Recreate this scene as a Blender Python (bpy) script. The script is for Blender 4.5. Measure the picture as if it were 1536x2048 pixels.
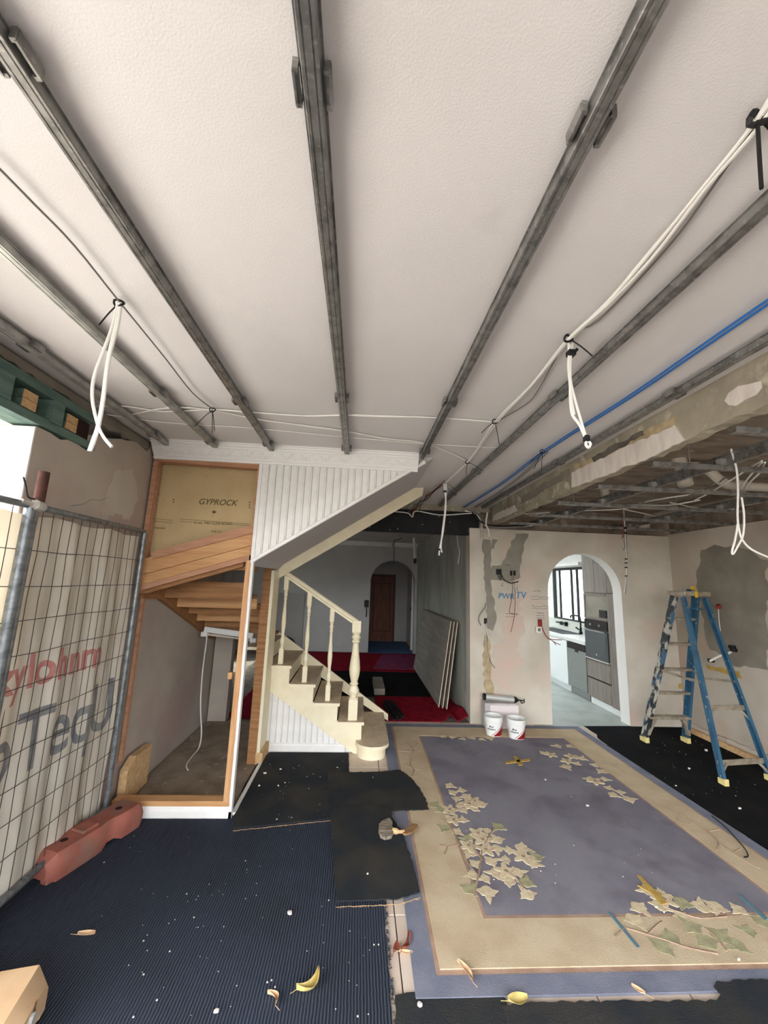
import bpy, bmesh, math, random
import numpy as np
from mathutils import Vector, Matrix
for o in list(bpy.data.objects): bpy.data.objects.remove(o)
random.seed(7)
SC = bpy.context.scene; COL = SC.collection
# ------------------------------------------------------------------ camera
F, CH = 790.0, 1.65
P_, Y_, R_ = math.radians(10.0), math.radians(3.25), math.radians(2.05)
fw = np.array([math.sin(Y_)*math.cos(P_), math.cos(Y_)*math.cos(P_), math.sin(P_)])
rt = np.array([math.cos(Y_), -math.sin(Y_), 0.0]); up = np.cross(rt, fw)
c_, s_ = math.cos(R_), math.sin(R_)
RT, UP = rt*c_+up*s_, up*c_-rt*s_
CAM = np.array([0, 0, CH])
cd = bpy.data.cameras.new('camera'); cam = bpy.data.objects.new('camera', cd); COL.objects.link(cam)
cd.sensor_fit = 'VERTICAL'; cd.sensor_height = 24; cd.lens = F/2048*24; cd.clip_start = .02
cam.matrix_world = Matrix(((RT[0], UP[0], -fw[0], 0), (RT[1], UP[1], -fw[1], 0), (RT[2], UP[2], -fw[2], CH), (0, 0, 0, 1)))
SC.camera = cam
def at(u, v, ax, val):
    """point of the room seen at photo pixel (u,v) lying on the plane ax=val"""
    d = RT*(u-768)+UP*(1024-v)+fw*F; k = 'xyz'.index(ax)
    p = CAM+d*((val-CAM[k])/d[k]); return (float(p[0]), float(p[1]), float(p[2]))
# ------------------------------------------------------------------ world, sun, exposure
w = bpy.data.worlds.new('World'); SC.world = w; w.use_nodes = True
nt = w.node_tree; bg = nt.nodes['Background']
sky = nt.nodes.new('ShaderNodeTexSky'); sky.sky_type = 'NISHITA'; sky.sun_disc = False
sky.sun_elevation = math.radians(60); sky.sun_rotation = math.radians(240); sky.air_density = 1.0; sky.dust_density = 3.0
hs = nt.nodes.new('ShaderNodeHueSaturation'); hs.inputs['Saturation'].default_value = .22
nt.links.new(sky.outputs[0], hs.inputs['Color']); nt.links.new(hs.outputs[0], bg.inputs[0]); bg.inputs[1].default_value = 1.15
sd = bpy.data.lights.new('sun', 'SUN'); sun = bpy.data.objects.new('sun', sd); COL.objects.link(sun)
sd.energy = 5.6; sd.angle = math.radians(1.0); sd.color = (1, .965, .92)
sun.rotation_euler = Vector((.45, .25, -.86)).to_track_quat('-Z', 'Y').to_euler(); sun.location = (-8, -5, 12)
vs = SC.view_settings; vs.view_transform = 'Standard'; vs.look = 'None'; vs.gamma = 1; vs.exposure = .7; vs.use_curve_mapping = False
# ------------------------------------------------------------------ materials
def lin(c):
    return tuple(((x/255)/12.92 if x/255 <= .04045 else ((x/255+.055)/1.055)**2.4) for x in c)+(1,)
def M(name, c, c2=None, sc=6, rough=.8, metal=0, bump=0, bsc=80, c3=None, sc3=40, thr=(.4, .65), thr3=(.62, .7), stretch=(1, 1, 1), spec=.3, bdist=.01, trans=0, wave=None, detail=4):
    m = bpy.data.materials.new(name); m.use_nodes = True; t = m.node_tree; b = t.nodes['Principled BSDF']; L = t.links.new
    b.inputs['Roughness'].default_value = rough; b.inputs['Metallic'].default_value = metal; b.inputs['Specular IOR Level'].default_value = spec
    b.inputs['Base Color'].default_value = lin(c)
    tc = t.nodes.new('ShaderNodeTexCoord'); mp = t.nodes.new('ShaderNodeMapping'); mp.inputs['Scale'].default_value = stretch
    L(tc.outputs['Object'], mp.inputs['Vector'])
    out = None
    def noise(scale, th, dt=detail):
        n = t.nodes.new('ShaderNodeTexNoise'); n.inputs['Scale'].default_value = scale; n.inputs['Detail'].default_value = dt
        L(mp.outputs[0], n.inputs['Vector'])
        r = t.nodes.new('ShaderNodeMapRange'); r.inputs[1].default_value, r.inputs[2].default_value = th; r.clamp = True
        L(n.outputs[0], r.inputs[0]); return r.outputs[0]
    def mix(f, a, cc):
        x = t.nodes.new('ShaderNodeMix'); x.data_type = 'RGBA'; L(f, x.inputs[0])
        if a is None: x.inputs[6].default_value = lin(c)
        else: L(a, x.inputs[6])
        x.inputs[7].default_value = lin(cc); return x.outputs[2]
    if c2: out = mix(noise(sc, thr), None, c2)
    if c3: out = mix(noise(sc3, thr3), out, c3)
    bh = None
    if wave:
        wv = t.nodes.new('ShaderNodeTexWave'); wv.bands_direction = wave[0]; wv.inputs['Scale'].default_value = wave[1]; wv.inputs['Distortion'].default_value = wave[2]; wv.inputs['Detail'].default_value = 2
        L(tc.outputs['Object'], wv.inputs['Vector']); bh = wv.outputs[1]
        r = t.nodes.new('ShaderNodeMapRange'); r.inputs[1].default_value = .35; r.inputs[2].default_value = .95; L(bh, r.inputs[0])
        if wave[3]: out = mix(r.outputs[0], out, wave[3])
    elif bump:
        n = t.nodes.new('ShaderNodeTexNoise'); n.inputs['Scale'].default_value = bsc; n.inputs['Detail'].default_value = 3; L(mp.outputs[0], n.inputs['Vector']); bh = n.outputs[0]
    if bh is not None and bump:
        bp = t.nodes.new('ShaderNodeBump'); bp.inputs['Strength'].default_value = bump; bp.inputs['Distance'].default_value = bdist
        L(bh, bp.inputs['Height']); L(bp.outputs[0], b.inputs['Normal'])
    if out is not None: L(out, b.inputs['Base Color'])
    if trans:
        tr = t.nodes.new('ShaderNodeBsdfTranslucent'); tr.inputs[0].default_value = lin(c)
        if out is not None: L(out, tr.inputs[0])
        mx = t.nodes.new('ShaderNodeMixShader'); mx.inputs[0].default_value = trans
        L(b.outputs[0], mx.inputs[1]); L(tr.outputs[0], mx.inputs[2]); L(mx.outputs[0], t.nodes['Material Output'].inputs[0])
    return m
def glassmat(name, tint=(.9, .95, .95), gl=.08):
    m = bpy.data.materials.new(name); m.use_nodes = True; t = m.node_tree; L = t.links.new
    a = t.nodes.new('ShaderNodeBsdfTransparent'); a.inputs[0].default_value = tint+(1,)
    g = t.nodes.new('ShaderNodeBsdfGlossy'); g.inputs['Roughness'].default_value = .03
    x = t.nodes.new('ShaderNodeMixShader'); x.inputs[0].default_value = gl
    L(a.outputs[0], x.inputs[1]); L(g.outputs[0], x.inputs[2]); L(x.outputs[0], t.nodes['Material Output'].inputs[0]); return m
G = {}
G['ceil'] = M('ceiling_paint', (218, 215, 214), (211, 208, 206), 1.2, .9, bump=.3, bsc=190, c3=(200, 197, 192), sc3=2.2, thr3=(.66, .8), bdist=.003)
G['soffit'] = M('stripped_slab', (150, 136, 122), (118, 104, 92), 3, .9, bump=.3, bsc=30, stretch=(1, 3, 1), c3=(170, 156, 140), sc3=7)
G['plaster'] = M('worn_plaster', (212, 204, 190), (190, 182, 166), 1.8, .9, bump=.15, bsc=40, c3=(206, 186, 172), sc3=2.3, thr3=(.52, .72))
G['plaster_r'] = M('worn_plaster_right', (196, 186, 172), (170, 158, 144), 1.2, .9, bump=.15, bsc=40, c3=(190, 166, 148), sc3=2.6, thr3=(.56, .74))
G['plaster_l'] = M('skim_plaster', (186, 176, 162), (170, 158, 148), 2.2, .9, bump=.12, bsc=30, c3=(176, 154, 146), sc3=1.6, thr3=(.5, .7))
G['reveal'] = M('white_reveal', (236, 234, 230), rough=.7)
G['cement'] = M('grey_cement', (150, 144, 132), (136, 130, 120), 6, .9)
G['cement2'] = M('dark_cement', (128, 120, 108), (142, 134, 122), 4, .9)
G['pink'] = M('pink_stain', (208, 184, 168), (202, 190, 174), 5, .9)
G['hallgrey'] = M('hall_paint', (194, 192, 190), (182, 180, 178), 1.5, .85)
G['hallside'] = M('hall_side_plaster', (176, 178, 168), (150, 152, 142), 3, .85, stretch=(1, 1, .35), c3=(190, 190, 180), sc3=9)
G['white'] = M('white_paint', (238, 236, 232), (230, 228, 224), 8, .55, bump=.05, bsc=60)
G['cornice'] = M('embossed_cornice', (238, 237, 234), rough=.6, bump=.5, bsc=28, bdist=.012)
G['greypaint'] = M('soffit_paint', (196, 192, 194), rough=.7)
G['cream'] = M('cream_paint', (240, 230, 200), (232, 220, 188), 6, .5)
G['tread'] = M('worn_tread', (214, 196, 168), (198, 178, 150), 14, .8, bump=.2, bsc=120, c3=(224, 208, 182), sc3=60)
G['wood'] = M('orange_pine', (206, 160, 112), (188, 138, 92), 9, .65, stretch=(.35, 4, 4), c3=(154, 110, 72), sc3=30, thr3=(.7, .76))
G['woodv'] = M('pine_stud', (210, 164, 120), (192, 142, 98), 9, .65, stretch=(4, 4, .35), c3=(150, 104, 70), sc3=40, thr3=(.7, .76))
G['woodr'] = M('reddish_timber', (192, 146, 116), (172, 124, 96), 9, .7, stretch=(.4, 4, 4))
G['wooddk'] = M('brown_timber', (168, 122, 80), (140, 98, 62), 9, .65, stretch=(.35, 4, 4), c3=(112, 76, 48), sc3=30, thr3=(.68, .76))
G['gyp'] = M('gyprock_paper', (200, 176, 134), (190, 166, 124), 4, .85, c3=(150, 128, 92), sc3=46, thr3=(.68, .73))
G['gypink'] = M('board_print', (104, 92, 62), rough=.9)
G['galv'] = M('galvanised_steel', (154, 153, 150), (116, 115, 113), 18, .38, metal=.7, c3=(180, 179, 175), sc3=60, thr3=(.55, .75), spec=.5)
G['galvl'] = M('galvanised_light', (178, 178, 172), (146, 146, 142), 14, .45, metal=.45, spec=.5)
G['pipe'] = M('fence_pipe', (146, 152, 156), (112, 118, 122), 30, .4, metal=.65, c3=(90, 92, 92), sc3=70, spec=.5)
G['wire'] = M('fence_wire', (82, 78, 72), rough=.6, metal=.4)
G['rust'] = M('rusty_steel', (92, 58, 50), (68, 44, 40), 20, .8, c3=(190, 176, 168), sc3=9, thr3=(.64, .70))
G['cloth'] = M('shade_cloth', (246, 240, 228), (236, 228, 212), 2.5, .95, bump=.2, bsc=90, trans=.4)
G['plaster_p'] = M('skim_patch', (194, 185, 172), (182, 172, 160), 3, .9, bump=.12, bsc=30)
G['redprint'] = M('red_print', (216, 150, 144), (224, 172, 162), 20, .95, trans=.4)
G['bluprint'] = M('slate_print', (150, 151, 155), (172, 171, 168), 20, .95, trans=.4)
G['green'] = M('green_timber', (104, 128, 118), (86, 110, 104), 10, .8, stretch=(3, .5, 3), c3=(132, 142, 124), sc3=14, thr3=(.6, .75))
G['endgrain'] = M('pale_end_grain', (206, 172, 128), (188, 152, 108), 30, .85)
G['concrete'] = M('raw_concrete', (112, 104, 96), (84, 78, 72), 5, .9, bump=.3, bsc=40)
G['beamp'] = M('beam_cement', (164, 156, 138), (142, 134, 118), 5, .9, bump=.4, bsc=30, c3=(194, 186, 166), sc3=10, thr3=(.56, .7))
G['beamw'] = M('beam_plaster', (222, 216, 206), (208, 196, 188), 4, .85, stretch=(1, 4, 1), bump=.15, bsc=30)
G['beamo'] = M('ochre_render', (190, 172, 138), (164, 146, 116), 12, .9, bump=.3, bsc=50)
G['rsj'] = M('black_steel', (34, 35, 37), (24, 25, 26), 8, .6, c3=(150, 150, 148), sc3=16, thr3=(.68, .71), spec=.3)
G['navy'] = M('navy_rib_carpet', (50, 56, 68), (46, 49, 56), 3, 1, bump=.6, wave=('X', 24, 1.6, (70, 77, 90)), bdist=.008, spec=.05, c3=(42, 43, 46), sc3=1.3, thr3=(.48, .75))
G['offcut'] = M('black_carpet', (50, 53, 57), (62, 61, 58), 3.5, 1, bump=.7, bsc=260, c3=(74, 70, 64), sc3=2, thr3=(.5, .8), spec=.05)
G['blackmat'] = M('black_mat', (26, 27, 29), (34, 33, 32), 4, 1, bump=.6, bsc=220, spec=.05)
G['red'] = M('red_carpet', (140, 26, 42), (116, 20, 34), 8, 1, bump=.6, bsc=200, spec=.05)
G['mauve'] = M('mauve_carpet', (140, 70, 100), (124, 56, 86), 6, 1, spec=.05)
G['bluesheet'] = M('blue_sheet', (88, 120, 160), (70, 100, 138), 5, .8)
G['tile'] = M('cream_tile', (214, 198, 182), (204, 186, 170), 4, .5, c3=(188, 170, 154), sc3=20, thr3=(.6, .75))
G['grout'] = M('dusty_slab', (140, 128, 116), (118, 106, 94), 6, .95)
G['dust'] = M('dusty_concrete', (152, 138, 120), (126, 112, 96), 5, .95, bump=.3, bsc=60, c3=(172, 158, 140), sc3=16)
G['rugblue'] = M('rug_field', (142, 139, 147), (128, 124, 134), 2, 1, bump=.6, bsc=300, c3=(112, 106, 114), sc3=3.2, thr3=(.5, .78), spec=.05)
G['rugblue2'] = M('rug_edge_blue', (134, 136, 150), (120, 124, 140), 6, 1, bump=.6, bsc=300, spec=.05)
G['rugtan'] = M('rug_border_tan', (208, 190, 160), (196, 176, 146), 5, 1, bump=.6, bsc=260, c3=(182, 160, 130), sc3=3, thr3=(.55, .8), spec=.05)
G['rugbrn'] = M('rug_line_brown', (182, 154, 134), (168, 138, 118), 10, 1, bump=.5, bsc=260, spec=.05)
G['rugflow'] = M('rug_flower_cream', (222, 208, 174), (208, 188, 156), 30, 1, bump=.6, bsc=300, c3=(204, 170, 150), sc3=40, spec=.05)
G['rugleaf'] = M('rug_leaf_sage', (176, 172, 134), (156, 150, 122), 20, 1, bump=.5, bsc=300, spec=.05)
G['rugstem'] = M('rug_stem_brown', (172, 148, 126), (156, 130, 112), 20, 1, bump=.5, bsc=300, spec=.05)
G['ochre'] = M('yellow_stain', (190, 158, 84), (170, 140, 78), 20, 1, spec=.05)
G['teal'] = M('teal_stain', (92, 128, 138), (104, 118, 130), 20, 1, spec=.05)
G['cable'] = M('white_cable', (232, 230, 224), rough=.5)
G['cableg'] = M('grey_cable', (120, 118, 112), rough=.6)
G['blue'] = M('blue_cable', (48, 108, 176), rough=.45)
G['black'] = M('black_plastic', (22, 22, 24), rough=.5)
G['redwire'] = M('red_wire', (140, 44, 40), rough=.5)
G['pvc'] = M('white_pvc', (204, 196, 182), (184, 176, 162), 6, .55)
G['lblue'] = M('ladder_fibreglass', (52, 94, 120), (38, 76, 102), 8, .5, c3=(150, 154, 152), sc3=34, thr3=(.64, .70), stretch=(1, 1, .7))
G['lsplat'] = M('paint_splattered_rail', (40, 44, 46), (176, 172, 160), 16, .6, c3=(60, 96, 124), sc3=9, thr3=(.55, .6), thr=(.48, .56), stretch=(1, 1, .6))
G['lalu'] = M('ladder_aluminium', (168, 158, 142), (140, 128, 112), 20, .5, metal=.35, c3=(200, 180, 140), sc3=40)
G['lfoot'] = M('yellow_foot', (226, 208, 140), (208, 190, 124), 20, .7)
G['yellow'] = M('yellow_paint', (212, 176, 40), (190, 150, 40), 20, .6)
G['foot'] = M('terracotta_plastic', (162, 98, 84), (142, 84, 72), 7, .65, c3=(128, 110, 96), sc3=5, thr3=(.52, .75))
G['footpale'] = M('faded_plastic', (226, 194, 156), (206, 168, 126), 4, .6, c3=(120, 88, 66), sc3=11, thr3=(.68, .74))
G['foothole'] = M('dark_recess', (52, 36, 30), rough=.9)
G['kfloor'] = M('kitchen_tile', (176, 182, 176), (158, 166, 160), 4, .45)
G['kwhite'] = M('white_laminate', (236, 240, 240), rough=.4)
G['kwood'] = M('grey_woodgrain', (138, 130, 122), (118, 111, 104), 14, .55, stretch=(3, 3, .25))
G['kdark'] = M('dark_gap_and_panel', (40, 36, 34), rough=.8)  # near-black of the drawer gaps and the control panels
G['stone'] = M('stone_benchtop', (226, 228, 224), (216, 218, 214), 20, .3)
G['steel'] = M('brushed_steel', (152, 154, 152), (140, 142, 140), 30, .35, metal=.7, stretch=(1, 1, 8), spec=.5)
G['ovenglass'] = M('oven_glass', (52, 58, 64), rough=.12, spec=.6)
G['splash'] = M('splashback', (206, 208, 198), rough=.3)
G['door'] = M('stained_door', (124, 66, 36), (96, 48, 26), 6, .5, stretch=(4, 4, .5))
G['doord'] = M('stained_door_frame', (92, 46, 26), (76, 38, 20), 6, .5, stretch=(4, 4, .5))
G['board'] = M('plasterboard_face', (150, 143, 135), (140, 133, 125), 2, .8, c3=(168, 161, 151), sc3=3, stretch=(1, .4, 6), thr3=(.58, .66))
G['boarde'] = M('plasterboard_edge', (206, 190, 166), rough=.85)
G['tub'] = M('white_tub', (234, 234, 230), rough=.45)
G['tubred'] = M('tub_red', (140, 22, 30), rough=.5)
G['ink'] = M('dark_ink', (50, 52, 58), rough=.8)
G['box'] = M('grey_box', (190, 184, 182), (176, 170, 168), 6, .8)
G['paper'] = M('white_paper', (224, 214, 214), rough=.8)
G['alu'] = M('aluminium_tube', (206, 206, 202), rough=.35, metal=.35, spec=.5)
G['handblue'] = M('blue_marker', (96, 140, 170), rough=.9)
G['dirtyw'] = M('dirty_plastic', (196, 192, 184), (164, 158, 150), 10, .6)
G['leafr'] = M('dry_leaf_red', (150, 82, 58), (120, 60, 44), 30, .8)
G['leafp'] = M('dry_leaf_pale', (222, 190, 152), (196, 156, 120), 30, .8)
G['leafy'] = M('dry_leaf_yellow', (208, 186, 116), (176, 160, 96), 30, .8)
G['chip'] = M('plaster_chip', (212, 206, 194), rough=.9)
G['bristle'] = M('brush_bristle', (150, 140, 124), (104, 92, 78), 30, .9, stretch=(1, 5, 1))
G['handle'] = M('brush_handle', (150, 116, 80), (128, 96, 64), 12, .7)
G['ground'] = M('dry_ground', (74, 72, 69), (64, 62, 58), 3, .95)
G['paving'] = M('pale_paving', (214, 208, 198), (202, 196, 186), 3, .9)
G['roofm'] = M('roof_sheet', (150, 146, 140), rough=.8)
G['outwall'] = M('pale_render', (228, 226, 220), (216, 214, 208), 2, .9)
G['glass'] = glassmat('window_glass')
G['frame'] = M('black_frame', (30, 32, 34), rough=.5)
# ------------------------------------------------------------------ mesh helpers
WL = {}
class MB:
    def __init__(s): s.v = []; s.f = []; s.m = []; s.cur = 0
    def add(s, vs, fs):
        n = len(s.v); s.v += [tuple(map(float, p)) for p in vs]
        for f in fs: s.f.append([i+n for i in f]); s.m.append(s.cur)
        return s
    def box(s, x0, x1, y0, y1, z0, z1):
        return s.add([(x0, y0, z0), (x1, y0, z0), (x1, y1, z0), (x0, y1, z0), (x0, y0, z1), (x1, y0, z1), (x1, y1, z1), (x0, y1, z1)],
                     [(0, 3, 2, 1), (4, 5, 6, 7), (0, 1, 5, 4), (1, 2, 6, 5), (2, 3, 7, 6), (3, 0, 4, 7)])
    def cbox(s, x0, x1, y0, y1, z0, z1, c=.004):
        """box with chamfered edges"""
        bm = bmesh.new(); bmesh.ops.create_cube(bm, size=1)
        for q in bm.verts: q.co = Vector(((x0+x1)/2+q.co.x*(x1-x0), (y0+y1)/2+q.co.y*(y1-y0), (z0+z1)/2+q.co.z*(z1-z0)))
        bmesh.ops.bevel(bm, geom=bm.edges[:], offset=c, segments=1, affect='EDGES')
        bm.verts.index_update(); s.add([q.co[:] for q in bm.verts], [[q.index for q in f.verts] for f in bm.faces]); bm.free(); return s
    def prism(s, poly, ax, a0, a1):
        n = len(poly)
        def P(p, a): return {'x': (a, p[0], p[1]), 'y': (p[0], a, p[1]), 'z': (p[0], p[1], a)}[ax]
        vs = [P(p, a0) for p in poly]+[P(p, a1) for p in poly]
        return s.add(vs, [list(range(n)), list(range(2*n-1, n-1, -1))]+[(i, (i+1) % n, n+(i+1) % n, n+i) for i in range(n)])
    def beam(s, a, b, w, h, upv=(0, 0, 1), c=0):
        """bar of section w x h from a to b"""
        a, b = Vector(a), Vector(b); d = (b-a).normalized(); sd_ = d.cross(Vector(upv))
        if sd_.length < 1e-4: sd_ = Vector((1, 0, 0))
        sd_.normalize(); u = sd_.cross(d)
        sec = [(-w/2, -h/2), (w/2, -h/2), (w/2, h/2), (-w/2, h/2)] if not c else [(-w/2+c, -h/2), (w/2-c, -h/2), (w/2, -h/2+c), (w/2, h/2-c), (w/2-c, h/2), (-w/2+c, h/2), (-w/2, h/2-c), (-w/2, -h/2+c)]
        return s.sect(sec, a, b, sd_, u)
    def sect(s, sec, a, b, sd_, u):
        n = len(sec); vs = [a+sd_*p[0]+u*p[1] for p in sec]+[b+sd_*p[0]+u*p[1] for p in sec]
        return s.add(vs, [list(range(n)), list(range(2*n-1, n-1, -1))]+[(i, (i+1) % n, n+(i+1) % n, n+i) for i in range(n)])
    def tube(s, pts, r, n=8, sub=4, smooth=True):
        P = [Vector(p) for p in pts]
        if smooth and len(P) > 2 and sub > 1:
            Q = []
            for i in range(len(P)-1):
                p0, p1, p2, p3 = P[max(i-1, 0)], P[i], P[i+1], P[min(i+2, len(P)-1)]
                for k in range(sub):
                    t = k/sub; Q.append(.5*((2*p1)+(p2-p0)*t+(2*p0-5*p1+4*p2-p3)*t*t+(3*p1-p0-3*p2+p3)*t**3))
            P = Q+[P[-1]]
        R = r if isinstance(r, (list, tuple)) else [r]*len(P)
        if len(R) != len(P): R = [R[int(i*(len(R)-1)/max(1, len(P)-1))] for i in range(len(P))]
        vs = []; prev = None
        for i, p in enumerate(P):
            d = (P[min(i+1, len(P)-1)]-P[max(i-1, 0)]).normalized()
            if prev is None:
                a = d.cross(Vector((0, 0, 1)));
                if a.length < .05: a = d.cross(Vector((1, 0, 0)))
            else: a = prev-d*prev.dot(d)
            a.normalize(); prev = a; b = d.cross(a)
            for k in range(n):
                t = 2*math.pi*k/n; vs.append(p+(a*math.cos(t)+b*math.sin(t))*R[i])
        fs = [(i*n+k, i*n+(k+1) % n, (i+1)*n+(k+1) % n, (i+1)*n+k) for i in range(len(P)-1) for k in range(n)]
        fs += [list(range(n-1, -1, -1)), [(len(P)-1)*n+k for k in range(n)]]
        return s.add(vs, fs)
    def lathe(s, prof, c, n=20, ax='z'):
        vs = []
        for r, h in prof:
            for k in range(n):
                t = 2*math.pi*k/n; a, b = r*math.cos(t), r*math.sin(t)
                vs.append((c[0]+a, c[1]+b, c[2]+h) if ax == 'z' else (c[0]+h, c[1]+a, c[2]+b) if ax == 'x' else (c[0]+a, c[1]+h, c[2]+b))
        m = len(prof); fs = [(i*n+k, i*n+(k+1) % n, (i+1)*n+(k+1) % n, (i+1)*n+k) for i in range(m-1) for k in range(n)]
        fs += [list(range(n-1, -1, -1)), [(m-1)*n+k for k in range(n)]]
        return s.add(vs, fs)
    def sheet(s, X, Y, fn, th=.004, flip=(0, 0, 1)):
        """closed thin sheet over a grid; fn(x,y)->point"""
        nx, ny = len(X), len(Y); t = Vector(flip)*th
        top = [Vector(fn(x, y)) for y in Y for x in X]; vs = top+[p-t for p in top]; N = nx*ny; fs = []
        for j in range(ny-1):
            for i in range(nx-1):
                a, b, c, d = j*nx+i, j*nx+i+1, (j+1)*nx+i+1, (j+1)*nx+i; fs += [(a, b, c, d), (N+d, N+c, N+b, N+a)]
        rim = [i for i in range(nx)]+[j*nx+nx-1 for j in range(1, ny)]+[(ny-1)*nx+i for i in range(nx-2, -1, -1)]+[j*nx for j in range(ny-2, 0, -1)]
        for q in range(len(rim)): a, b = rim[q], rim[(q+1) % len(rim)]; fs.append((b, a, N+a, N+b))
        return s.add(vs, fs)
    def build(s, name, mat, parent=None, smooth=False, label=None, cat=None, group=None, kind=None):
        ms = mat if isinstance(mat, (list, tuple)) else [mat]
        A = np.array(s.v); lo, hi = A.min(0), A.max(0); org = np.array([(lo[0]+hi[0])/2, (lo[1]+hi[1])/2, lo[2]])
        me = bpy.data.meshes.new(name); me.from_pydata((A-org).tolist(), [], s.f)
        for k in ms: me.materials.append(G[k] if isinstance(k, str) else k)
        me.polygons.foreach_set('material_index', s.m)
        bm = bmesh.new(); bm.from_mesh(me); bmesh.ops.recalc_face_normals(bm, faces=bm.faces); bm.to_mesh(me); bm.free()
        if smooth:
            me.polygons.foreach_set('use_smooth', [True]*len(me.polygons))
            try: me.set_sharp_from_angle(angle=math.radians(40))
            except Exception: pass
        me.update(); o = bpy.data.objects.new(name, me); COL.objects.link(o); WL[o] = org
        if parent is not None: o.parent = parent; o.location = org-WL[parent]
        else: o.location = org
        return tag(o, label, cat, group, kind)
def tag(o, label=None, cat=None, group=None, kind=None):
    if label: o['label'] = label
    if cat: o['category'] = cat
    if group: o['group'] = group
    if kind: o['kind'] = kind
    return o
def thing(name, loc, label=None, cat=None, group=None, kind=None):
    o = bpy.data.objects.new(name, None); COL.objects.link(o); o.location = loc; o.empty_display_size = .1; WL[o] = np.array(loc, float)
    return tag(o, label, cat, group, kind)
def ragged(poly, amp=.01, step=.05, seed=1, keep=()):
    rnd = random.Random(seed); out = []
    for i, p in enumerate(poly):
        q = poly[(i+1) % len(poly)]; L = math.dist(p, q); n = max(1, int(L/step)); out.append(tuple(p))
        if i in keep: continue
        nx, ny = -(q[1]-p[1])/L, (q[0]-p[0])/L
        for k in range(1, n):
            t = k/n; d = rnd.uniform(-amp, amp); out.append((p[0]+(q[0]-p[0])*t+nx*d, p[1]+(q[1]-p[1])*t+ny*d))
    return out
def text(name, body, size, mat, org, ex, ey, parent, shear=0, depth=.0006, align='LEFT', bold=0):
    """writing laid on a surface: org + ex along the line + ey upwards"""
    cu = bpy.data.curves.new(name, 'FONT'); cu.body = body; cu.size = size; cu.shear = shear; cu.align_x = align; cu.offset = bold
    ob = bpy.data.objects.new(name, cu); COL.objects.link(ob)
    me = bpy.data.meshes.new_from_object(ob.evaluated_get(bpy.context.evaluated_depsgraph_get()))
    ex, ey = Vector(ex), Vector(ey); ez = ex.cross(ey).normalized(); b = MB()
    P = [Vector(org)+ex*v.co.x+ey*v.co.y for v in me.vertices]
    b.add([p for p in P], [list(p.vertices) for p in me.polygons])
    bpy.data.objects.remove(ob); bpy.data.curves.remove(cu); bpy.data.meshes.remove(me)
    if len(b.v) == 0: return None
    return b.build(name, mat, parent)
def lerp(a, b, t): return a+(b-a)*t
# ================================================================== SETTING
def struct(o): o['kind'] = 'structure'; return o
CZ = 2.68
# ground, roof, room shell
struct(MB().box(-30, 30, -30, 30, -.3, -.14).build('ground', 'ground'))
struct(MB().box(-9, -2.3, -6, 8, -.14, -.12).build('bounce_paving_left', 'paving'))  # unseen pale strip added to bounce sunlight onto the ceiling from the left
rf = MB()
for bx in ((-3.15, 5.2, -2.0, 6.3, 2.80, 2.98), (-3.15, 5.2, 8.9, 12.4, 2.80, 2.98), (-3.15, 1.75, 6.3, 8.9, 2.80, 2.98), (3.0, 5.2, 6.3, 8.9, 2.80, 2.98)): rf.box(*bx)
struct(rf.build('roof', 'roofm'))  # out of view; eaves overhang sized to keep direct sun off the floor
struct(MB().box(1.75, 3.0, 6.3, 8.9, 2.86, 2.87).build('fill_skylight_kitchen', M('opal_fill_panel', (240, 244, 246), rough=.6, trans=.85)))  # invented translucent panel, added to brighten the kitchen from above
fl = struct(MB().box(-3.1, 4.32, -.8, 12.0, -.14, -.012).build('floor', 'grout'))
tz = MB().cbox(0, .394, 0, .394, -.012, 0, .002).build('tile', 'tile', fl)
tm = tz.data; base = WL[fl]; cnt = 0
for i in range(-1, 8):
    for j in range(-4, 7):
        x, y = .258+.4*i, 2.297+.4*j
        if x+.4 > 3.2 or y+.4 > 5.1: continue
        o = tz if cnt == 0 else bpy.data.objects.new('tile', tm)
        if cnt: COL.objects.link(o); o.parent = fl
        o.location = (x+.2-base[0], y+.2-base[1], -.012-base[2]); cnt += 1
struct(MB().box(-1.67, -.84, 3.13, 5.05, -.012, .004).build('floor_closet', 'dust'))
struct(MB().box(2.2, 4.1, 5.02, 9.5, -.012, .002).build('floor_kitchen', 'kfloor'))
ce = struct(MB().box(-2.05, 1.72, -.8, 5.08, CZ, CZ+.1).build('ceiling', 'ceil'))
struct(MB().box(1.72, 4.32, -.8, 5.3, CZ, CZ+.1).build('ceiling_slab', 'soffit'))
struct(MB().box(-3.1, 1.5, 5.2, 12.0, 2.60, 2.78).build('ceiling_hall', 'hallgrey'))
kc = MB()
for bx in ((1.5, 4.2, 5.26, 6.3, 2.62, 2.78), (1.5, 4.2, 8.9, 9.6, 2.62, 2.78), (1.5, 1.75, 6.3, 8.9, 2.62, 2.78), (3.0, 4.2, 6.3, 8.9, 2.62, 2.78)): kc.box(*bx)
struct(kc.build('ceiling_kitchen', 'white'))
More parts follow.
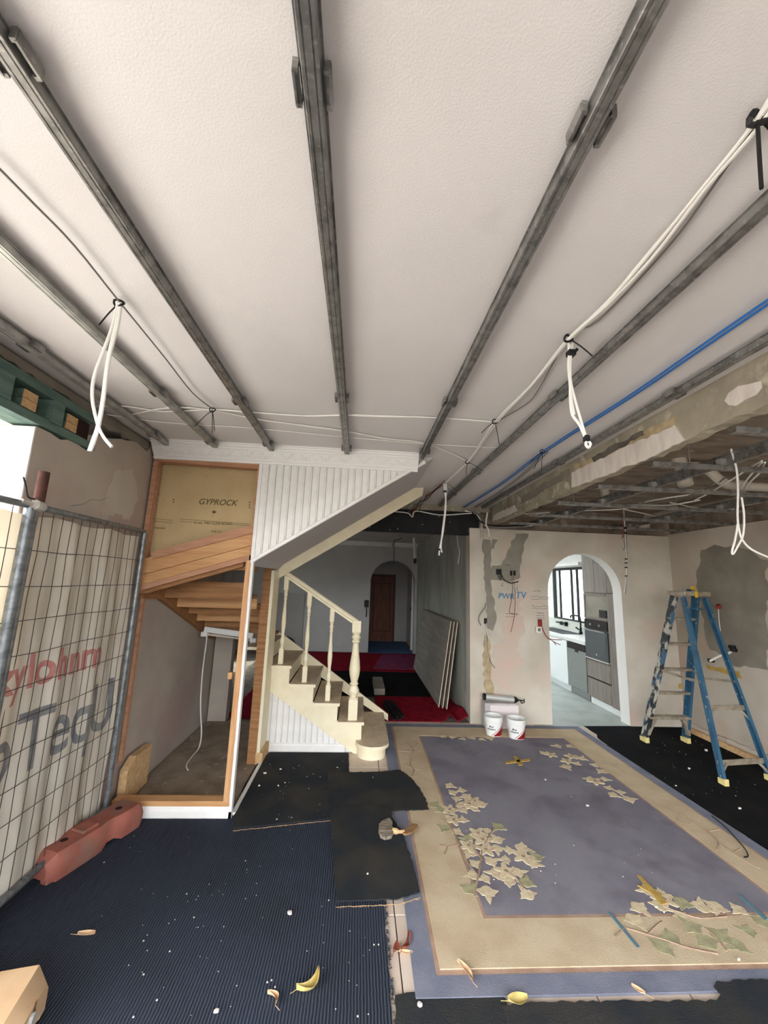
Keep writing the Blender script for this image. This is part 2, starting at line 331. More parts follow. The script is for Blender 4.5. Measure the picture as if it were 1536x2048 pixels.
# left wall with broken top edge
wl = [(2.03, -.012), (5.1, -.012), (5.1, 2.66), (3.12, 2.66), (3.05, 2.575), (2.9, 2.60), (2.72, 2.56), (2.62, 2.50), (2.50, 2.50), (2.47, 2.385), (2.40, 2.372), (2.30, 2.395), (2.2, 2.36), (2.12, 2.372), (2.03, 2.372)]
wlo = struct(MB().prism(ragged(wl, .008, .05, 3, keep=(0, 1, 2, 3, 14)), 'x', -2.05, -1.685).build('wall_left', 'plaster_l'))
MB().box(-2.05, -1.687, 2.024, 2.031, 0, 2.368).build('lit_reveal_face', 'reveal', wlo)  # outside light on the wall end, painted as a whiter face
MB().prism(ragged([(2.62, 1.95), (2.78, 2.05), (2.95, 2.02), (3.02, 2.2), (2.9, 2.4), (2.7, 2.32)], .015, .03, 9), 'x', -1.686, -1.684).build('plaster_patch', 'plaster_p', wlo)
MB().tube([(-1.685, 2.36, 2.02), (-1.685, 2.46, 2.05), (-1.685, 2.52, 2.09), (-1.685, 2.6, 2.10), (-1.685, 2.68, 2.14)], .002, 5).build('crack', 'cement', wlo)
struct(MB().box(-2.05, -1.72, -.8, 3.12, 2.60, CZ).build('lintel_left', 'concrete'))
MB_ = MB().prism(ragged([(1.2, 2.66), (3.1, 2.66), (3.1, 2.60), (2.6, 2.60), (1.2, 2.62)], .012, .05, 5, keep=(0,)), 'x', -1.73, -1.69)
struct(MB_.build('lintel_render', 'cement2'))
# stripped timber over the left opening
tf = thing('timber_lintel', (-1.75, 1.2, 2.37), 'green timber lintel frame with pale end-grain blocks above the left opening', 'timber frame')
MB().beam((-1.75, -.8, 2.560), (-1.75, 2.44, 2.575), .15, .05).build('rail', 'green', tf)
MB().beam((-1.75, -.8, 2.405), (-1.75, 2.46, 2.405), .15, .045).build('rail', 'green', tf)
MB().box(-1.83, -1.80, -.8, 2.44, 2.42, 2.54).build('back_board', 'green', tf)
for y in (1.49, 1.80, 2.125):
    MB().box(-1.80, -1.665, y-.04, y+.04, 2.425, 2.545).build('post', 'green', tf)
for y in (1.62, 1.945, 2.235):
    for z in (2.43, 2.475):
        p = MB().box(-1.80, -1.672, y-.042, y+.042, z, z+.042).build('timber_block', 'green', tf)
        MB().box(-1.674, -1.668, y-.042, y+.042, z, z+.042).build('end_grain', 'endgrain', p)
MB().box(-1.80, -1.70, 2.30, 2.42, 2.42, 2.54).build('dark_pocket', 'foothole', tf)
# arch walls
def arch_wall(name, x0, x1, zt, o0, o1, spring, y0, y1, face, reveal, rise=None, N=22):
    b = MB(); cx, r = (o0+o1)/2, (o1-o0)/2; rise = rise or r
    arc = [(cx-r*math.cos(math.pi*k/N), spring+rise*math.sin(math.pi*k/N)) for k in range(N+1)]
    for y in (y0, y1):
        b.add([(x0, y, 0), (o0, y, 0), (o0, y, spring), (o0, y, zt), (x0, y, zt)], [(0, 1, 2, 3, 4)])
        b.add([(o1, y, 0), (x1, y, 0), (x1, y, zt), (o1, y, zt), (o1, y, spring)], [(0, 1, 2, 3, 4)])
        for k in range(N): b.add([(arc[k][0], y, arc[k][1]), (arc[k+1][0], y, arc[k+1][1]), (arc[k+1][0], y, zt), (arc[k][0], y, zt)], [(0, 1, 2, 3)])
    b.add([(x0, y0, zt), (x1, y0, zt), (x1, y1, zt), (x0, y1, zt)], [(0, 1, 2, 3)])
    b.add([(x0, y0, 0), (x0, y1, 0), (x0, y1, zt), (x0, y0, zt)], [(0, 1, 2, 3)]); b.add([(x1, y0, 0), (x1, y1, 0), (x1, y1, zt), (x1, y0, zt)], [(0, 1, 2, 3)])
    b.cur = 1; path = [(o0, 0)]+arc+[(o1, 0)]
    for k in range(len(path)-1):
        (xa, za), (xb, zb) = path[k], path[k+1]; b.add([(xa, y0, za), (xa, y1, za), (xb, y1, zb), (xb, y0, zb)], [(0, 1, 2, 3)])
    return struct(b.build(name, [face, reveal]))
wb = arch_wall('wall_back', 1.42, 4.16, 2.385, 2.442, 3.43, 1.615, 5.06, 5.24, 'plaster', 'reveal', .495)
struct(MB().box(1.56, 4.3, 5.14, 5.3, 2.38, CZ).build('wall_back_upper', 'soffit'))
struct(MB().box(3.3, 4.32, -.95, -.8, -.14, 2.78).build('wall_front_baffle', 'plaster'))  # unseen wall added to cut the light coming from behind the camera
wr = struct(MB().box(4.14, 4.32, -.8, 5.10, -.012, 2.41).build('wall_right', 'plaster_r'))
struct(MB().box(4.2, 4.32, -.8, 5.1, 2.41, CZ).build('wall_right_upper', 'soffit'))
b = MB(); bl = ragged([(4.05, .0), (4.14, 0), (4.14, .10), (4.10, .10), (4.085, .05)], .004, .02, 2)
for k in range(10):
    y0 = 5.05-.6*k; MB().prism(ragged([(y0-.595, 0), (y0, 0), (y0, .085), (y0-.595, .085)], .008, .05, 20+k), 'x', 4.09+.01*(k % 2), 4.139).build('broken_skirting', 'plaster_r', wr)
tr = struct(MB().prism([(4.02, 0), (4.09, 0), (4.09, .05), (4.05, .05)], 'y', -.8, 4.9).build('trim_1', 'endgrain'))
# skim patches and stains on the plaster
def patch(pts, ax, val, mat, seed, par, amp=.02, step=.05, th=.003):
    k = {'y': (0, 2), 'x': (1, 2)}[ax]; pl = [(at(u, v, ax, val)[k[0]], at(u, v, ax, val)[k[1]]) for u, v in pts]
    return MB().prism(ragged(pl, amp, step, seed), ax, val-th, val+.001).build('plaster_patch', mat, par)
B = 5.06
patch([(966, 1078), (981, 1080), (984, 1180), (992, 1225), (986, 1262), (972, 1255), (970, 1180)], 'y', B, 'cement', 11, wb)
patch([(1032, 1067), (1057, 1068), (1048, 1098), (1040, 1131), (1003, 1130), (1016, 1100)], 'y', B, 'cement', 12, wb)
patch([(984, 1131), (1040, 1131), (1041, 1155), (1020, 1164), (984, 1160)], 'y', B, 'cement', 13, wb, .012)
patch([(985, 1078), (996, 1080), (988, 1098), (983, 1096)], 'y', B, 'cement', 14, wb)
patch([(1010, 1190), (1040, 1192), (1046, 1270), (1030, 1300), (1008, 1280)], 'y', B-.0005, 'pink', 15, wb, .04)
patch([(985, 1290), (1020, 1285), (1050, 1320), (1020, 1380), (985, 1360)], 'y', B-.0005, 'pink', 16, wb, .04)
patch([(968, 1270), (978, 1268), (982, 1340), (990, 1392), (972, 1395), (966, 1320)], 'y', B-.0005, 'beamo', 17, wb, .02)
X = 4.14
for i, pts in enumerate([[(1402, 1100), (1440, 1092), (1500, 1100), (1536, 1120), (1536, 1340), (1480, 1335), (1420, 1300), (1404, 1230), (1392, 1150)]]):
    pl = [at(u, v, 'x', X) for u, v in pts]; pl = [(p[1], p[2]) for p in pl]
    MB().prism(ragged(pl, .03, .06, 30+i), 'x', X-.002, X+.001).build('plaster_patch', 'cement2', wr)
for i, (u, v) in enumerate([(1368, 1310), (1366, 1372)]):
    p = at(u, v, 'y', 5.06); MB().prism(ragged([(p[0]-.06, p[2]-.03), (p[0]+.10, p[2]-.02), (p[0]+.09, p[2]+.02), (p[0]-.05, p[2]+.03)], .012, .02, 40+i), 'y', 5.056, 5.061).build('paint_mark', 'ochre', wb)
p = at(1446, 1342, 'x', X); MB().prism(ragged([(p[1]-.22, p[2]-.03), (p[1]+.2, p[2]-.02), (p[1]+.22, p[2]+.02), (p[1]-.2, p[2]+.04)], .01, .03, 51), 'x', X-.003, X).build('paint_mark', 'ochre', wr)
# writing on the back wall
def wtext(s, u, v, size, mat, shear=0, bold=0): p = at(u, v, 'y', 5.052); return text('handwriting', s, size, mat, p, (1, 0, 0), (0, 0, 1), wb, shear, bold=bold)
wtext('PWR', 996, 1197, .098, 'handblue', .15, .002); wtext('TV', 1031, 1196, .115, 'handblue', .1, .002)
for (u, v) in ((1006, 1165), (1035, 1174)): p = at(u, v, 'y', 5.052); MB().tube([p, (p[0]-.02, p[1], p[2]-.05), (p[0]+.01, p[1], p[2]-.04)], .004, 5, 1).build('arrow_mark', 'handblue', wb)
rnd = random.Random(4)
for (u, v, n, wd) in ((1065, 1182, 1, .10), (1062, 1193, 2, .24), (1064, 1212, 2, .2), (1073, 1226, 3, .10), (1010, 1228, 2, .16)):
    for k in range(n):
        p = at(u, v+5*k, 'y', 5.053); q = [(p[0]+wd*i/14+rnd.uniform(0, .006), p[1], p[2]+rnd.uniform(-.008, .012)) for i in range(15)]
        MB().tube(q, .0016, 4, 1).build('pencil_note', 'ink', wb)
# hall
hw = struct(MB().box(1.42, 1.56, 5.24, 9.72, -.012, 2.6).build('wall_hall_right', 'hallside'))
hb = arch_wall('wall_hall_back', -3.1, 1.5, 2.6, .29, 1.36, 1.62, 9.7, 9.86, 'hallgrey', 'hallgrey', .535)
MB().tube([(.825-.545*math.cos(math.pi*k/20), 9.695, 1.62+.545*math.sin(math.pi*k/20)) for k in range(21)], .006, 5, 1).build('arch_bead', 'cement', hb)
struct(MB().prism([(9.7, 2.5), (9.7, 2.6), (9.6, 2.6), (9.62, 2.56)], 'x', -3.1, 1.42).build('trim_2', 'white'))
struct(MB().box(.1, .22, 9.86, 11.8, 0, 2.6).build('wall_corridor_left', 'hallgrey')); struct(MB().box(1.42, 1.5, 9.86, 11.8, 0, 2.6).build('wall_corridor_right', 'white'))
struct(MB().box(-.2, 1.6, 11.62, 11.8, 0, 2.6).build('wall_corridor_end', 'hallgrey'))
dj = struct(MB().box(1.36, 1.42, 10.2, 10.28, 0, 1.95).build('trim_3', 'white'))
MB().box(1.34, 1.36, 10.22, 10.26, .95, 1.03).build('latch', 'black', dj)
d1 = thing('door_1', (.69, 11.6, 0)); d1['kind'] = 'structure'
MB().box(.30, .36, 11.57, 11.62, .0, 1.86).box(1.0, 1.07, 11.57, 11.62, 0, 1.86).box(.36, 1.0, 11.57, 11.62, 1.79, 1.86).build('door_frame', 'doord', d1)
dl = MB().box(.36, 1.0, 11.585, 11.62, .01, 1.79).build('door_leaf', 'door', d1)
MB().box(.42, .94, 11.575, 11.59, .25, .30).box(.42, .94, 11.575, 11.59, 1.58, 1.62).box(.42, .46, 11.575, 11.59, .3, 1.58).box(.90, .94, 11.575, 11.59, .3, 1.58).build('panel_moulding', 'doord', dl)
MB().cbox(.48, .88, 11.578, 11.59, .34, 1.54, .006).build('panel', 'door', dl)
# hall left end: wall with a window that lets daylight in
hwl = MB()
for bx in ((-3.1, -2.98, 5.2, 6.9, 0, 2.6), (-3.1, -2.98, 8.0, 9.7, 0, 2.6), (-3.1, -2.98, 6.9, 8.0, 0, .9), (-3.1, -2.98, 6.9, 8.0, 2.1, 2.6)): hwl.box(*bx)
struct(hwl.build('wall_hall_left', 'hallgrey'))
struct(MB().box(-3.1, -1.67, 5.1, 5.2, -.012, 2.66).build('wall_hall_front', 'hallgrey'))
wn = thing('window_1', (-3.05, 7.45, .9)); wn['kind'] = 'structure'
MB().box(-3.07, -3.03, 6.9, 6.95, .9, 2.1).box(-3.07, -3.03, 7.95, 8.0, .9, 2.1).box(-3.07, -3.03, 6.95, 7.95, .9, .95).box(-3.07, -3.03, 6.95, 7.95, 2.05, 2.1).box(-3.07, -3.03, 7.43, 7.47, .95, 2.05).build('window_frame', 'frame', wn)
for a in (6.95, 7.47): MB().box(-3.053, -3.047, a, a+.48, .95, 2.05).build('pane', 'glass', wn)
# kitchen shell
struct(MB().box(1.56, 1.62, 5.24, 9.6, 0, 2.62).build('wall_kitchen_left', 'white'))
kr = MB()
for bx in ((4.07, 4.2, 5.24, 7.0, 0, 2.62), (4.07, 4.2, 8.2, 9.6, 0, 2.62), (4.07, 4.2, 7.0, 8.2, 0, 1.04), (4.07, 4.2, 7.0, 8.2, 2.05, 2.62)): kr.box(*bx)
kro = struct(kr.build('wall_kitchen_right', 'white'))
kb = MB()
for bx in ((1.56, 1.8, 9.5, 9.6, 0, 2.62), (3.9, 4.2, 9.5, 9.6, 0, 2.62), (1.8, 3.9, 9.5, 9.6, 2.2, 2.62)): kb.box(*bx)
struct(kb.build('wall_kitchen_back', 'white'))
w3 = thing('added_window', (2.85, 9.55, 0)); w3['kind'] = 'structure'  # unseen glass door put in to bring daylight onto the cabinets
MB().box(1.8, 1.86, 9.52, 9.58, 0, 2.2).box(3.84, 3.9, 9.52, 9.58, 0, 2.2).box(1.86, 3.84, 9.52, 9.58, 2.14, 2.2).box(2.82, 2.88, 9.52, 9.58, 0, 2.14).build('window_frame', 'frame', w3)
for a in (1.86, 2.88): MB().box(a, a+.96, 9.547, 9.553, .0, 2.14).build('pane', 'glass', w3)
w2 = thing('window_2', (4.1, 7.6, 1.04)); w2['kind'] = 'structure'
MB().box(4.075, 4.12, 7.0, 7.05, 1.04, 2.05).box(4.075, 4.12, 8.14, 8.2, 1.04, 2.05).box(4.075, 4.12, 7.05, 8.14, 1.04, 1.07).box(4.075, 4.12, 7.05, 8.14, 2.0, 2.05).build('window_frame', 'frame', w2)
for y in (7.3, 7.5, 7.95): MB().box(4.085, 4.115, y-.02, y+.02, 1.07, 2.0).build('mullion', 'frame', w2)
for a, c in ((7.05, 7.28), (7.32, 7.48), (7.52, 7.93), (7.97, 8.14)): MB().box(4.097, 4.103, a, c, 1.07, 2.0).build('pane', 'glass', w2)
MB().box(3.95, 4.08, 6.98, 8.6, 2.07, 2.13).build('pelmet', 'white', w2)
struct(MB().box(4.055, 4.07, 6.1, 9.5, .86, 1.04).build('trim_4', 'splash'))
MB().box(7.0, 7.2, 2, 16, -.14, 3.2).build('bounce_wall', 'outwall', label='added pale wall outside the kitchen window that whitens its view', cat='wall')  # made-up sunlit wall: whitens the window view and bounces light in
# steel beam over the hall opening
sb = thing('steel_beam', (.3, 5.13, 2.30), 'black steel beam spanning the hall opening under the ceiling', 'beam')
MB().box(-1.0, 1.56, 5.115, 5.13, 2.305, 2.585).build('web', 'rsj', sb)
MB().box(-1.0, 1.56, 5.07, 5.18, 2.295, 2.31).build('flange', 'rsj', sb); MB().box(-1.0, 1.56, 5.07, 5.18, 2.58, 2.595).build('flange', 'rsj', sb)
struct(MB().box(-1.0, 1.7, 5.08, 5.2, 2.6, CZ).build('packing_plate', 'beamp'))
# long plastered beam beside the stripped ceiling
bmo = struct(MB().prism(ragged([(-.8, 2.46), (5.06, 2.44), (5.06, CZ), (-.8, CZ)], .010, .06, 8, keep=(1, 2, 3)), 'x', 1.705, 1.78).build('beam_side', 'beamp'))
def bpatch(pts, mat, seed, th, amp=.012):
    pl = [at(u, v, 'x', 1.703) for u, v in pts]; pl = [(p[1], p[2]) for p in pl]
    return MB().prism(ragged(pl, amp, .04, seed), 'x', 1.705-th, 1.706).build('plaster_patch', mat, bmo)
bpatch([(1145, 975), (1145, 945), (1250, 895), (1352, 850), (1370, 880), (1300, 915), (1200, 955)], 'beamw', 61, .010, .008)
bpatch([(1145, 950), (1150, 930), (1260, 880), (1352, 832), (1355, 852), (1250, 897)], 'beamo', 62, .007)
bpatch([(985, 1043), (988, 1030), (1030, 1010), (1036, 1022)], 'beamw', 63, .008, .006)
bpatch([(1450, 802), (1458, 786), (1478, 772), (1500, 768), (1522, 762), (1524, 775), (1512, 790), (1490, 800), (1472, 812), (1458, 810)], 'beamw', 64, .005, .018)
bpatch([(1190, 925), (1290, 870), (1285, 862), (1185, 915)], 'concrete', 65, .012)
bpatch([(1040, 1010), (1140, 950), (1138, 938), (1045, 992)], 'cement2', 66, .006)
# ================================================================== PANELLED STAIR WALL
def beadboard(par, x0, x1, pitch, yf, zlo, zhi, mat='white', th=.012):
    n = int(round((x1-x0)/pitch)); rng = []
    for i in range(n):
        a = x0+i*pitch; xs = [0, .003, pitch-.017, pitch-.015, pitch-.013, pitch-.011, pitch-.007, pitch-.004]; ds = [.003, 0, 0, .004, .004, .001, 0, .004]
        xs = [a+q for q in xs]; lo = [zlo(q) for q in xs]; hi = [zhi(q) for q in xs]
        if max(h-l for h, l in zip(hi, lo)) < .012: continue
        hi = [max(h, l+.001) for h, l in zip(hi, lo)]; k = len(xs)
        vs = [(xs[j], yf+ds[j], lo[j]) for j in range(k)]+[(xs[j], yf+ds[j], hi[j]) for j in range(k)]
        vs += [(xs[0], yf+th, lo[0]), (xs[-1], yf+th, lo[-1]), (xs[0], yf+th, hi[0]), (xs[-1], yf+th, hi[-1])]
        fs = [(j, j+1, k+j+1, k+j) for j in range(k-1)]+[[2*k]+list(range(k))+[2*k+1], [2*k+2]+list(range(k, 2*k))+[2*k+3], (0, 2*k, 2*k+2, k), (k-1, 2*k+1, 2*k+3, 2*k-1), (2*k, 2*k+1, 2*k+3, 2*k+2)]
        MB().add(vs, fs).build('board', mat, par)
PY = 3.12
slo = lambda x: 1.775+.650*(x+.815)          # underside of the upper flight
pw = thing('wall_stair', (-.2, PY, 1.75)); pw['kind'] = 'structure'
beadboard(pw, -.812, .47, .0575, PY, slo, lambda x: 2.565)
MB().prism([(-.825, 1.775), (.5, slo(.5)), (.5, 2.67), (-.825, 2.67)], 'y', PY+.012, PY+.03).build('backing', 'white', pw)
MB().box(-.838, -.812, PY-.004, PY+.016, 1.755, 2.565).build('edge_trim', 'white', pw)
e0, e1 = Vector((-.83, PY-.006, slo(-.83)+.004)), Vector((.50, PY-.006, slo(.5)+.004))
MB().beam(e0, e1, .022, .03, c=.006).build('edge_moulding', 'white', pw)
prof = [(PY, 2.545), (PY-.012, 2.545), (PY-.014, 2.565), (PY-.022, 2.568), (PY-.024, 2.578), (PY-.045, 2.600), (PY-.062, 2.630), (PY-.075, 2.640), (PY-.077, 2.652), (PY-.090, 2.655), (PY-.092, 2.668), (PY-.105, 2.670), (PY-.105, CZ), (PY, CZ)]
co = struct(MB().prism(prof, 'x', -1.66, .44).build('trim_5', 'cornice'))
for k in range(13):                          # raised sprigs on the cornice
    x = -1.55+.155*k
    if x > .36: break
    bq = MB()
    for sgn in (1, -1): bq.tube([(x, PY-.03, 2.585), (x+.02*sgn, PY-.046, 2.60), (x+.035*sgn, PY-.056, 2.622), (x+.05*sgn, PY-.058, 2.616)], .005, 5, 3)
    bq.lathe([(.002, -.006), (.009, 0), (.002, .006)], (x, PY-.05, 2.605), 6)
    bq.build('sprig', 'white', co)
# soffit and outer string of the upper flight, the whole lower flight
st = thing('staircase', (-.3, 4.6, 0), 'cream painted timber staircase with turned balusters beside the panelled wall', 'staircase')
MB().prism([(-.83, slo(-.83)-.03), (-.78, slo(-.78)-.006), (.58, slo(.58)), (.58, slo(.58)+.05), (-.83, slo(-.83)+.06)], 'y', PY+.004, 4.17).build('soffit', 'greypaint', st)
MB().prism([at(u, v, 'y', 4.17)[::2] for u, v in ((549, 1138), (806, 976), (847, 975), (845, 991), (551, 1160))], 'y', 4.17, 4.205).build('upper_stringer', 'cream', st)
TZ = [.125+.169*k for k in range(6)]; TX = [None, .115, -.130, -.376, -.622, -.868]
YB = 5.03
for k in range(1, 6):
    xr = TX[k]; xl = (TX[k+1]-.01) if k < 5 else -1.1
    b = MB().box(xl, xr, 4.145, YB, TZ[k]-.028, TZ[k]); b.m[1] = 1
    b.build('tread', ['cream', 'tread'], st)
    MB().box(xr-.04, xr-.022, 4.185, YB, TZ[k-1], TZ[k]-.028).build('riser', 'cream', st)
# bullnose bottom step
def dshape(x0, x1, yn, yf, n=14):
    r = (x1-x0)/2; cx = (x0+x1)/2
    return [(x0, yf), (x0, yn+r*.9)]+[(cx-r*math.cos(math.pi*k/n), yn+r*.9-r*.9*math.sin(math.pi*k/n)) for k in range(1, n)]+[(x1, yn+r*.9), (x1, yf)]
b = MB().prism(dshape(.045, .362, 4.005, YB), 'z', TZ[0]-.03, TZ[0]); b.m[1] = 1; b.m[0] = 0
bs = b.build('bottom_tread', ['cream', 'tread'], st)
MB().prism(dshape(.06, .333, 4.03, YB), 'z', 0, TZ[0]-.03).build('bullnose_riser', 'cream', st, smooth=False)
pl = [(-.855, .575), (.03, .0), (.075, .0), (.075, TZ[0])]
for k in range(1, 6): pl += [(TX[k]-.03, TZ[k-1]+.0), (TX[k]-.03, TZ[k]-.028)]
pl += [(-.905, TZ[5]-.028), (-.905, .60)]
MB().prism(pl, 'y', 4.18, 4.205).build('cut_stringer', 'cream', st)
MB().prism([(.42, .10), (.42, .03), (-1.0, .85), (-1.0, 1.06)], 'y', YB-.01, YB+.02).build('wall_stringer', 'cream', st)
# balusters and newel
def turned(name, x, y, z0, z1, sq, rs, top, bot):
    b = MB().cbox(x-sq/2, x+sq/2, y-sq/2, y+sq/2, z0, z0+bot, .003).cbox(x-sq/2, x+sq/2, y-sq/2, y+sq/2, z1-top, z1, .004)
    a, c = z0+bot, z1-top; h = c-a
    pr = [(rs*q, a+h*t) for q, t in ((1.0, 0), (1.05, .02), (.7, .035), (.75, .06), (1.15, .10), (1.2, .13), (.85, .18), (.7, .20), (.95, .215), (.95, .23), (.72, .245), (.8, .27), (1.1, .36), (1.2, .44), (1.05, .56), (.8, .68), (.66, .80), (.62, .83), (.9, .845), (.9, .86), (.7, .875), (.95, .90), (1.05, .925), (.8, .955), (.75, .965), (1.0, .98), (1.0, 1.0))]
    b.lathe([(r, z) for r, z in pr], (x, y, 0), 16); return b.build(name, 'cream', st, smooth=True)
BY = 4.236
rail = lambda x: 1.205+(-.02-x)*.622           # underside of handrail
for x, z in ((-.747, TZ[4]), (-.498, TZ[3]), (-.257, TZ[2])): turned('baluster', x, BY, z, rail(x)+.01, .048, .020, .14, .15)
turned('newel_post', .0, BY, TZ[1], 1.245, .092, .046, .115, .19)
ra, rb = Vector((.0, BY, rail(0)+.03)), Vector((-.86, BY, rail(-.86)+.03))
sec = [(-.022, -.03), (.022, -.03), (.022, -.012), (.034, -.004), (.036, .012), (.028, .026), (.012, .033), (-.012, .033), (-.028, .026), (-.036, .012), (-.034, -.004), (-.022, -.012)]
dd = (rb-ra).normalized(); sdv = Vector((0, 1, 0)); MB().sect(sec, ra, rb, sdv, dd.cross(sdv)*(1 if dd.cross(sdv).z > 0 else -1)).build('handrail', 'cream', st)
# panelled triangle below the cut string
tp = thing('wall_understair', (-.4, 4.205, 0)); tp['kind'] = 'structure'
beadboard(tp, -.85, .03, .0575, 4.206, lambda x: .03, lambda x: .575-(x+.855)*.6497+.02)
MB().prism([(-.86, 0), (.04, 0), (-.86, .59)], 'y', 4.218, 4.235).build('backing', 'white', tp)
MB().prism([(4.206, 0), (4.19, 0), (4.19, .06), (4.197, .075), (4.206, .08)], 'x', -.82, -.06).build('skirting', 'white', tp)
# corner post between closet and lower flight
cp = thing('corner_post', (-.86, 4.05, 0), 'timber stud and cream jamb standing at the foot of the stairs', 'post')
MB().box(-.925, -.845, 3.93, 3.99, .0, 1.74).build('stud', 'wooddk', cp)
MB().box(-.845, -.818, 3.925, 4.2, .03, 1.72).build('cream_jamb', 'cream', cp)
MB().box(-.85, -.79, 3.92, 4.19, .0, .10).build('skirting_return', 'endgrain', cp)
# ------------------------------------------------------------------ opening into the closet under the stairs
def px(y, *pts): return [at(u, v, 'y', y)[::2] for u, v in pts]
tfz = thing('closet_frame', (-1.2, PY+.04, 0), 'orange pine stud frame around the closet opening and gyprock', 'timber frame')
MB().prism(px(PY, (303, 912), (522, 928), (520, 938), (310, 922)), 'y', PY, PY+.07).build('top_plate', 'woodr', tfz)
MB().prism([(-1.668, 1.5), (-1.635, 1.5), (-1.630, 2.53), (-1.666, 2.53)], 'y', PY+.005, PY+.07).build('stud', 'woodr', tfz)
MB().box(-.852, -.838, PY+.004, PY+.07, 1.75, 2.53).build('stud', 'woodr', tfz)
MB().box(-.872, -.826, PY, PY+.06, .105, 1.775).build('stud', 'woodv', tfz)
MB().box(-1.62, -.83, PY, PY+.08, .062, .105).build('bottom_plate', 'wood', tfz)
MB().prism([(PY+.10, .30), (PY+.13, .30), (PY+.13, 1.5), (PY+.10, 1.5)], 'x', -1.668, -1.645).build('side_stud', 'woodr', tfz)
p = at(461, 1352, 'y', PY+.05); MB().cbox(p[0]-.016, p[0]+.016, PY+.03, PY+.07, p[2]-.02, p[2]+.03, .003).build('latch_block', 'wood', tfz)
ct = thing('trim_6', (-.81, PY, 0)); ct['kind'] = 'structure'
MB().prism(ragged([(-.826, .0), (-.806, .0), (-.812, 1.76), (-.83, 1.76)], .002, .05, 4, keep=(0, 1, 2)), 'y', PY-.012, PY+.03).build('corner_bead', 'white', ct)
MB().prism([(PY+.03, 0), (PY-.012, 0), (PY-.012, .045), (PY-.006, .06), (PY-.0, .072), (PY+.03, .075)], 'x', -1.60, -.806).build('skirting', 'white', ct)
MB().box(-.815, -.79, PY+.03, 3.93, .0, .022).build('floor_bead', 'white', ct)
# stacked planks of the landing edge
lp = thing('landing_planks', (-1.25, PY+.03, 1.5), 'slanted orange timber planks stacked under the gyprock panel', 'planks')
def plank(mat, y0, y1, *pts): MB().prism(px(y0, *pts), 'y', y0, y1).build('plank', mat, lp)
plank('woodr', PY-.004, PY+.05, (301.5, 1104), (507.5, 1049), (505.5, 1066), (303.5, 1118))
plank('wood', PY+.012, PY+.06, (279, 1119), (507, 1067), (505, 1090), (276, 1151))
plank('wood', PY+.016, PY+.06, (276, 1152), (504.5, 1091), (503, 1109), (274, 1172))
plank('woodr', PY+.004, PY+.06, (273, 1172.5), (503, 1109.5), (501, 1120), (270, 1184))
plank('wooddk', PY+.05, PY+.11, (270, 1184), (487, 1124), (486, 1133), (270, 1193))
gb = MB().prism([(-1.65, 1.72), (-.838, 1.72), (-.838, 2.53), (-1.65, 2.53)], 'y', 3.22, 3.23).build('gyprock_sheet', 'gyp', label='tan paper-faced gyprock sheet printed GYPROCK above the closet opening', cat='plasterboard')
def gtext(s, u, v, size, sh=.25, bold=.001): return text('print', s, size, 'gypink', at(u, v, 'y', 3.219), (1, 0, 0), (0, 0, 1), gb, sh, bold=bold)
gtext('GYPROCK', 396, 1008, .066); gtext('K', 304, 999, .066)
gtext('10 mm  FIRE CLASS BOARD', 386, 1047, .026, 0, .0006); gtext('THIS IS A ...', 421, 1064.5, .022, 0, .0005); gtext('USE THIS SIDE', 298, 1057, .02, 0, .0005)
for (a, c) in (((300, 1036), (345, 1041)), ((300, 1041), (345, 1046)), ((360, 1038), (498, 1048)), ((360, 1043), (385, 1045)), ((466, 1049), (500, 1051))):
    MB().beam(at(*a, 'y', 3.2188), at(*c, 'y', 3.2188), .001, .003).build('print_line', 'gypink', gb)
for (u, v) in ((347, 999), (347, 1004), (499, 1005), (499, 1010), (499, 1015)): p = at(u, v, 'y', 3.219); MB().box(p[0]-.005, p[0]+.005, 3.2185, 3.22, p[2]-.005, p[2]+.005).build('print_mark', 'gypink', gb)
p = at(428, 1024, 'y', 3.219); MB().prism([(p[0]-.02, p[2]), (p[0], p[2]-.014), (p[0]+.02, p[2]), (p[0], p[2]+.014)], 'y', 3.2185, 3.22).build('print_mark', 'gypink', gb)
# underside of the middle flight, seen inside the closet
mf = thing('middle_flight', (-1.25, 4.2, 1.0), 'raw timber underside of the middle stair flight inside the closet', 'staircase')
MR = [(3.54, 1.453, 1.60), (3.80, 1.36, 1.455), (4.07, 1.28, 1.365), (4.30, 1.19, 1.275), (4.53, 1.105, 1.20), (4.78, .99, 1.11)]
for k, (y, z0, z1) in enumerate(MR):
    yn = MR[k+1][0] if k < 5 else 5.0
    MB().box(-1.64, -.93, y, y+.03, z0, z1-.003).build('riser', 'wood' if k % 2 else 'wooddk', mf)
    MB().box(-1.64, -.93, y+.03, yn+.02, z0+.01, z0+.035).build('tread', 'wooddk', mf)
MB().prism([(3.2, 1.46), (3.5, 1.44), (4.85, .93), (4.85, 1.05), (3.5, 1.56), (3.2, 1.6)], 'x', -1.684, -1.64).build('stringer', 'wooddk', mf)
MB().box(-1.66, -.86, PY+.11, 3.45, 1.70, 1.74).build('landing_deck', 'wooddk', mf)
